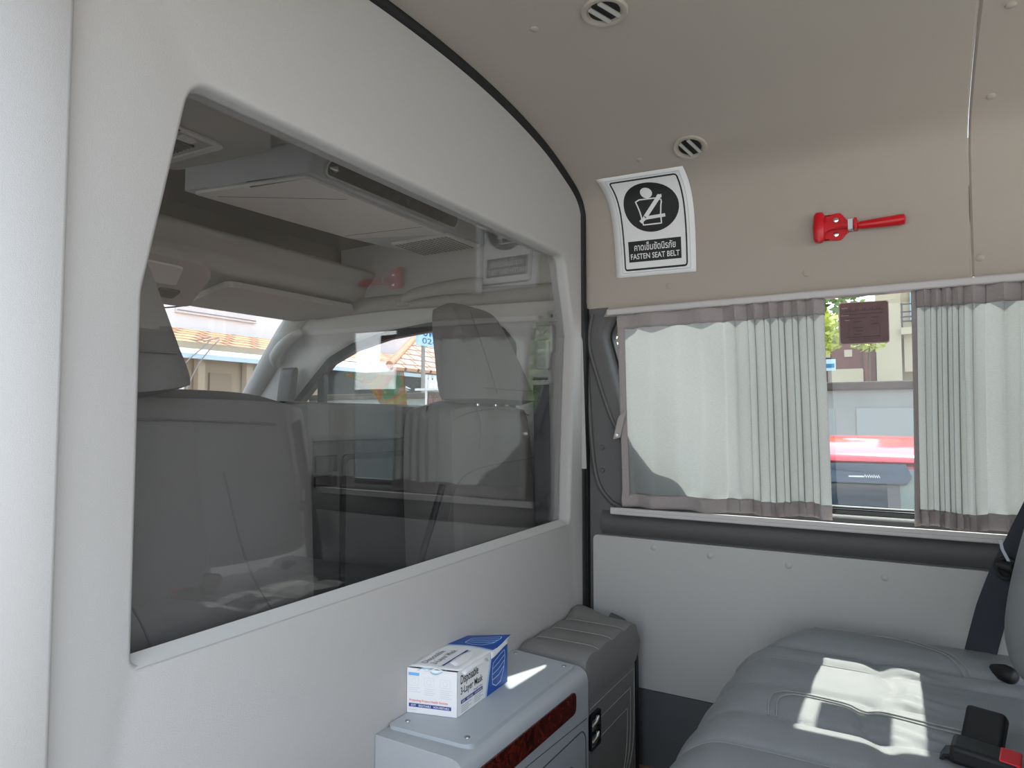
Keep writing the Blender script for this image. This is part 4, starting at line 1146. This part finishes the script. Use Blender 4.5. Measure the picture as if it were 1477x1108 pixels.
link('side_window', cpl([(-1.15, .30), (-.075, .30), (-.085, .675), (-.9, .655)], .004, .010), 'carglass', car)
link('side_window', cpl([(-.035, .30), (.75, .30), (.62, .655), (-.045, .675)], .004, .010), 'carglass2', car)
link('pillar', cpl([(-.078, .30), (-.036, .30), (-.044, .69), (-.088, .69)], .008, .014), 'skirt', car)
vz = link('wind_deflector', cpl([(-.98, .615), (-.02, .618), (.0, .65), (-.02, .695), (-.95, .690)], .018, .026), 'visor', car, bevel=.003)
link('wind_deflector', cpl([(.03, .618), (.60, .61), (.58, .68), (.03, .695)], .018, .026), 'visor', car, bevel=.003)
_b = NB(); 
for k in range(7): stroke(_b, [(-.166 + k * .008, .639), (-.163 + k * .008, .651 - (k % 2) * .002), (-.158 + k * .008, .640)], .0028, lambda a, b: cside(a, b, .028))
stroke(_b, [(-.222, .642), (-.168, .643)], .006, lambda a, b: cside(a, b, .028)); link('deflector_lettering', _b, 'white', car)
link('window_trim', cpl([(-1.2, .695), (.7, .695), (.7, .702), (-1.2, .702)], .006, .012), 'carred', car)
for x in (-1.75, 1.1):
    for y in (CYC - .80, CYC + .80):
        link('wheel', lathe(NB(), [(0, -.09), (.2, -.09), (.31, -.07), (.32, 0), (.31, .07), (.2, .09), (0, .09)], frame((x, y, GZ + .322), (1, 0, 0), (0, 0, 1)), 28), 'black', car)

# front house across the yard
fh = thing('tiled_house', 'low house ahead with orange tiled roof and pale blue awning', 'house', (-9, 8, GZ))
link('wall', bx(-8.5, -8.2, 2.0, 7.8, GZ, 1.9), 'tan', fh)
link('shop_front', bx(-9.2, -8.9, 7.8, 17, GZ, 1.9), 'shade', fh)
link('awning', plate(NB(), [(-7.95, 1.655), (-7.95, 1.72), (-8.6, 1.95), (-8.6, 1.89)], [], lambda a, b, d: Vector((a, d, b)), 2, 17), 'awning', fh)
def roofpl(y0, y1, x0, z0, x1, z1, uvs=1, mt='roof', name='roof', poly=None):
    b = NB(); uvl = b.loops.layers.uv.new('UVMap')
    P = poly or [(x0, y0, z0), (x0, y1, z0), (x1, y1, z1), (x1, y0, z1)]
    vs_ = [b.verts.new(p) for p in P]; f = b.faces.new(vs_)
    for l in f.loops:
        c = l.vert.co; l[uvl].uv = (c.y * uvs, math.hypot(c.x - x0, c.z - z0) * uvs)
    o = link(name, b, mt, fh, smooth=False); s = o.modifiers.new('thick', 'SOLIDIFY'); s.thickness = .06; s.offset = -1
    return o
roofpl(2, 17, -8.35, 1.87, -10.4, 2.38, .8)
roofpl(9.3, 14, -8.0, 1.80, -10, 2.9, 1.0, 'roof2', 'porch_roof', [(-7.9, 9.1, 1.80), (-7.9, 14, 1.80), (-9.6, 14, 2.75), (-9.6, 12.0, 2.75)])
link('hip_ridge', tb([(-7.9, 9.1, 1.83), (-9.6, 12.0, 2.78)], .07, 10), 'hiptile', fh)
for y in (5.75, 6.45, 6.85): link('door_panel', bx(-8.2, -8.16, y, y + .34, GZ, 1.5), 'tanglass', fh)
for y in (5.5, 6.25, 7.3): link('post', bx(-8.15, -8.05, y, y + .1, GZ, 1.7), 'tan', fh)
link('white_door', bx(-8.2, -8.12, 4.6, 5.35, GZ, 1.45), 'whitewall', fh)
link('meter_plate', tb([(-8.1, 7.02, 1.17), (-8.1, 7.16, 1.17)], .06, 10), 'skirt', fh)
ub = thing('white_building', 'tall pale building rising behind the orange tiled roof', 'building', (-11.5, 8, GZ))
link('wall', bx(-13, -10.8, 0, 22, GZ, 8), 'whitewall', ub)
sh = link('shutter', bx(-10.8, -10.75, 6.9, 8.55, 2.7, 3.6), 'shutter', ub)
for k in range(6): link('shutter_slat', bx(-10.75, -10.735, 6.92, 8.53, 2.74 + k * .14, 2.75 + k * .14), 'greyink', sh)
link('roller_door', bx(-10.8, -10.7, 4.0, 5.6, 3.25, 4.2), 'shutter', ub)
for k in range(12): link('roller_rib', bx(-10.7, -10.66, 4.03 + k * .13, 4.07 + k * .13, 3.25, 4.2), 'greyink', ub)
sd = thing('sign_board', 'pale blue signboard with blue Thai lettering above the tiled roof', 'sign', (-7, 9.3, 1.9))
link('board', bx(-7.06, -7.0, 8.78, 10.6, 2.10, 2.46), 'signboard', sd)
_b = NB(); fs = lambda a, b: Vector((-6.995, a, b))
text_to(_b, '\u0e2d\u0e1e\u0e32\u0e23\u0e4c\u0e17', 8.90, 2.265, 9.62, 2.43, fs); text_to(_b, '02-90', 8.88, 2.135, 9.50, 2.235, fs)
link('lettering', _b, 'signblue', sd)
for y in (8.95, 9.55): link('post', tb([(-7.03, y, GZ), (-7.03, y, 2.1)], .035, 8), 'conduit', sd)
shf = thing('bottle_shelf', 'white two tier rack under the awning behind driver headrest', 'shelf', (-5, 6.7, GZ))
for z in (1.215, .985): link('board', bx(-5.15, -4.85, 6.40, 7.25, z, z + .025), 'white', shf)
for y in (6.43, 7.2): link('upright', tb([(-5, y, GZ), (-5, y, 1.4)], .015, 6), 'white', shf)
random.seed(9)
bot0 = None
for k in range(14):
    z = 1.24 if k < 6 else 1.01; y = 6.46 + (k if k < 6 else k - 6) * .095
    b = lathe(NB(), [(0, 0), (.03, 0), (.032, .09), (.012, .13), (.012, .16), (0, .16)], Matrix.Translation((-4.97, y, z)), 12)
    lab = 'small %s bottle on the %s rack shelf under the awning' % (('white', 'upper') if k < 6 else ('dark red', 'lower'))
    tag(link('bottle', b, 'white' if k < 6 else 'brick'), lab, 'bottle', 'bottles on the upper shelf' if k < 6 else 'bottles on the lower shelf')
tree('garden_shrub', 'bluish shrub in the shade under the awning', -7.6, 8.8, GZ, (-7.6, 8.9, .75, .3, .7, .75), 500, .09, 'wallpanel', 11, 'shrubs by the shop front')
cbl = thing('overhead_cable', 'thin loose cables hanging in front of the tiled house', 'cable', (-7.9, 5.4, 1.8))
for dy in (0, .12):
    link('strand', tb(catmull([(-8.3, 5.62 + dy, 1.93), (-7.93, 5.60 + dy, 1.95), (-7.90, 5.45 + dy, 1.80), (-7.90, 5.2 + dy * 1.5, 1.55), (-7.90, 5.1 + dy, 1.2)], 6), .008, 6), 'conduit', cbl)
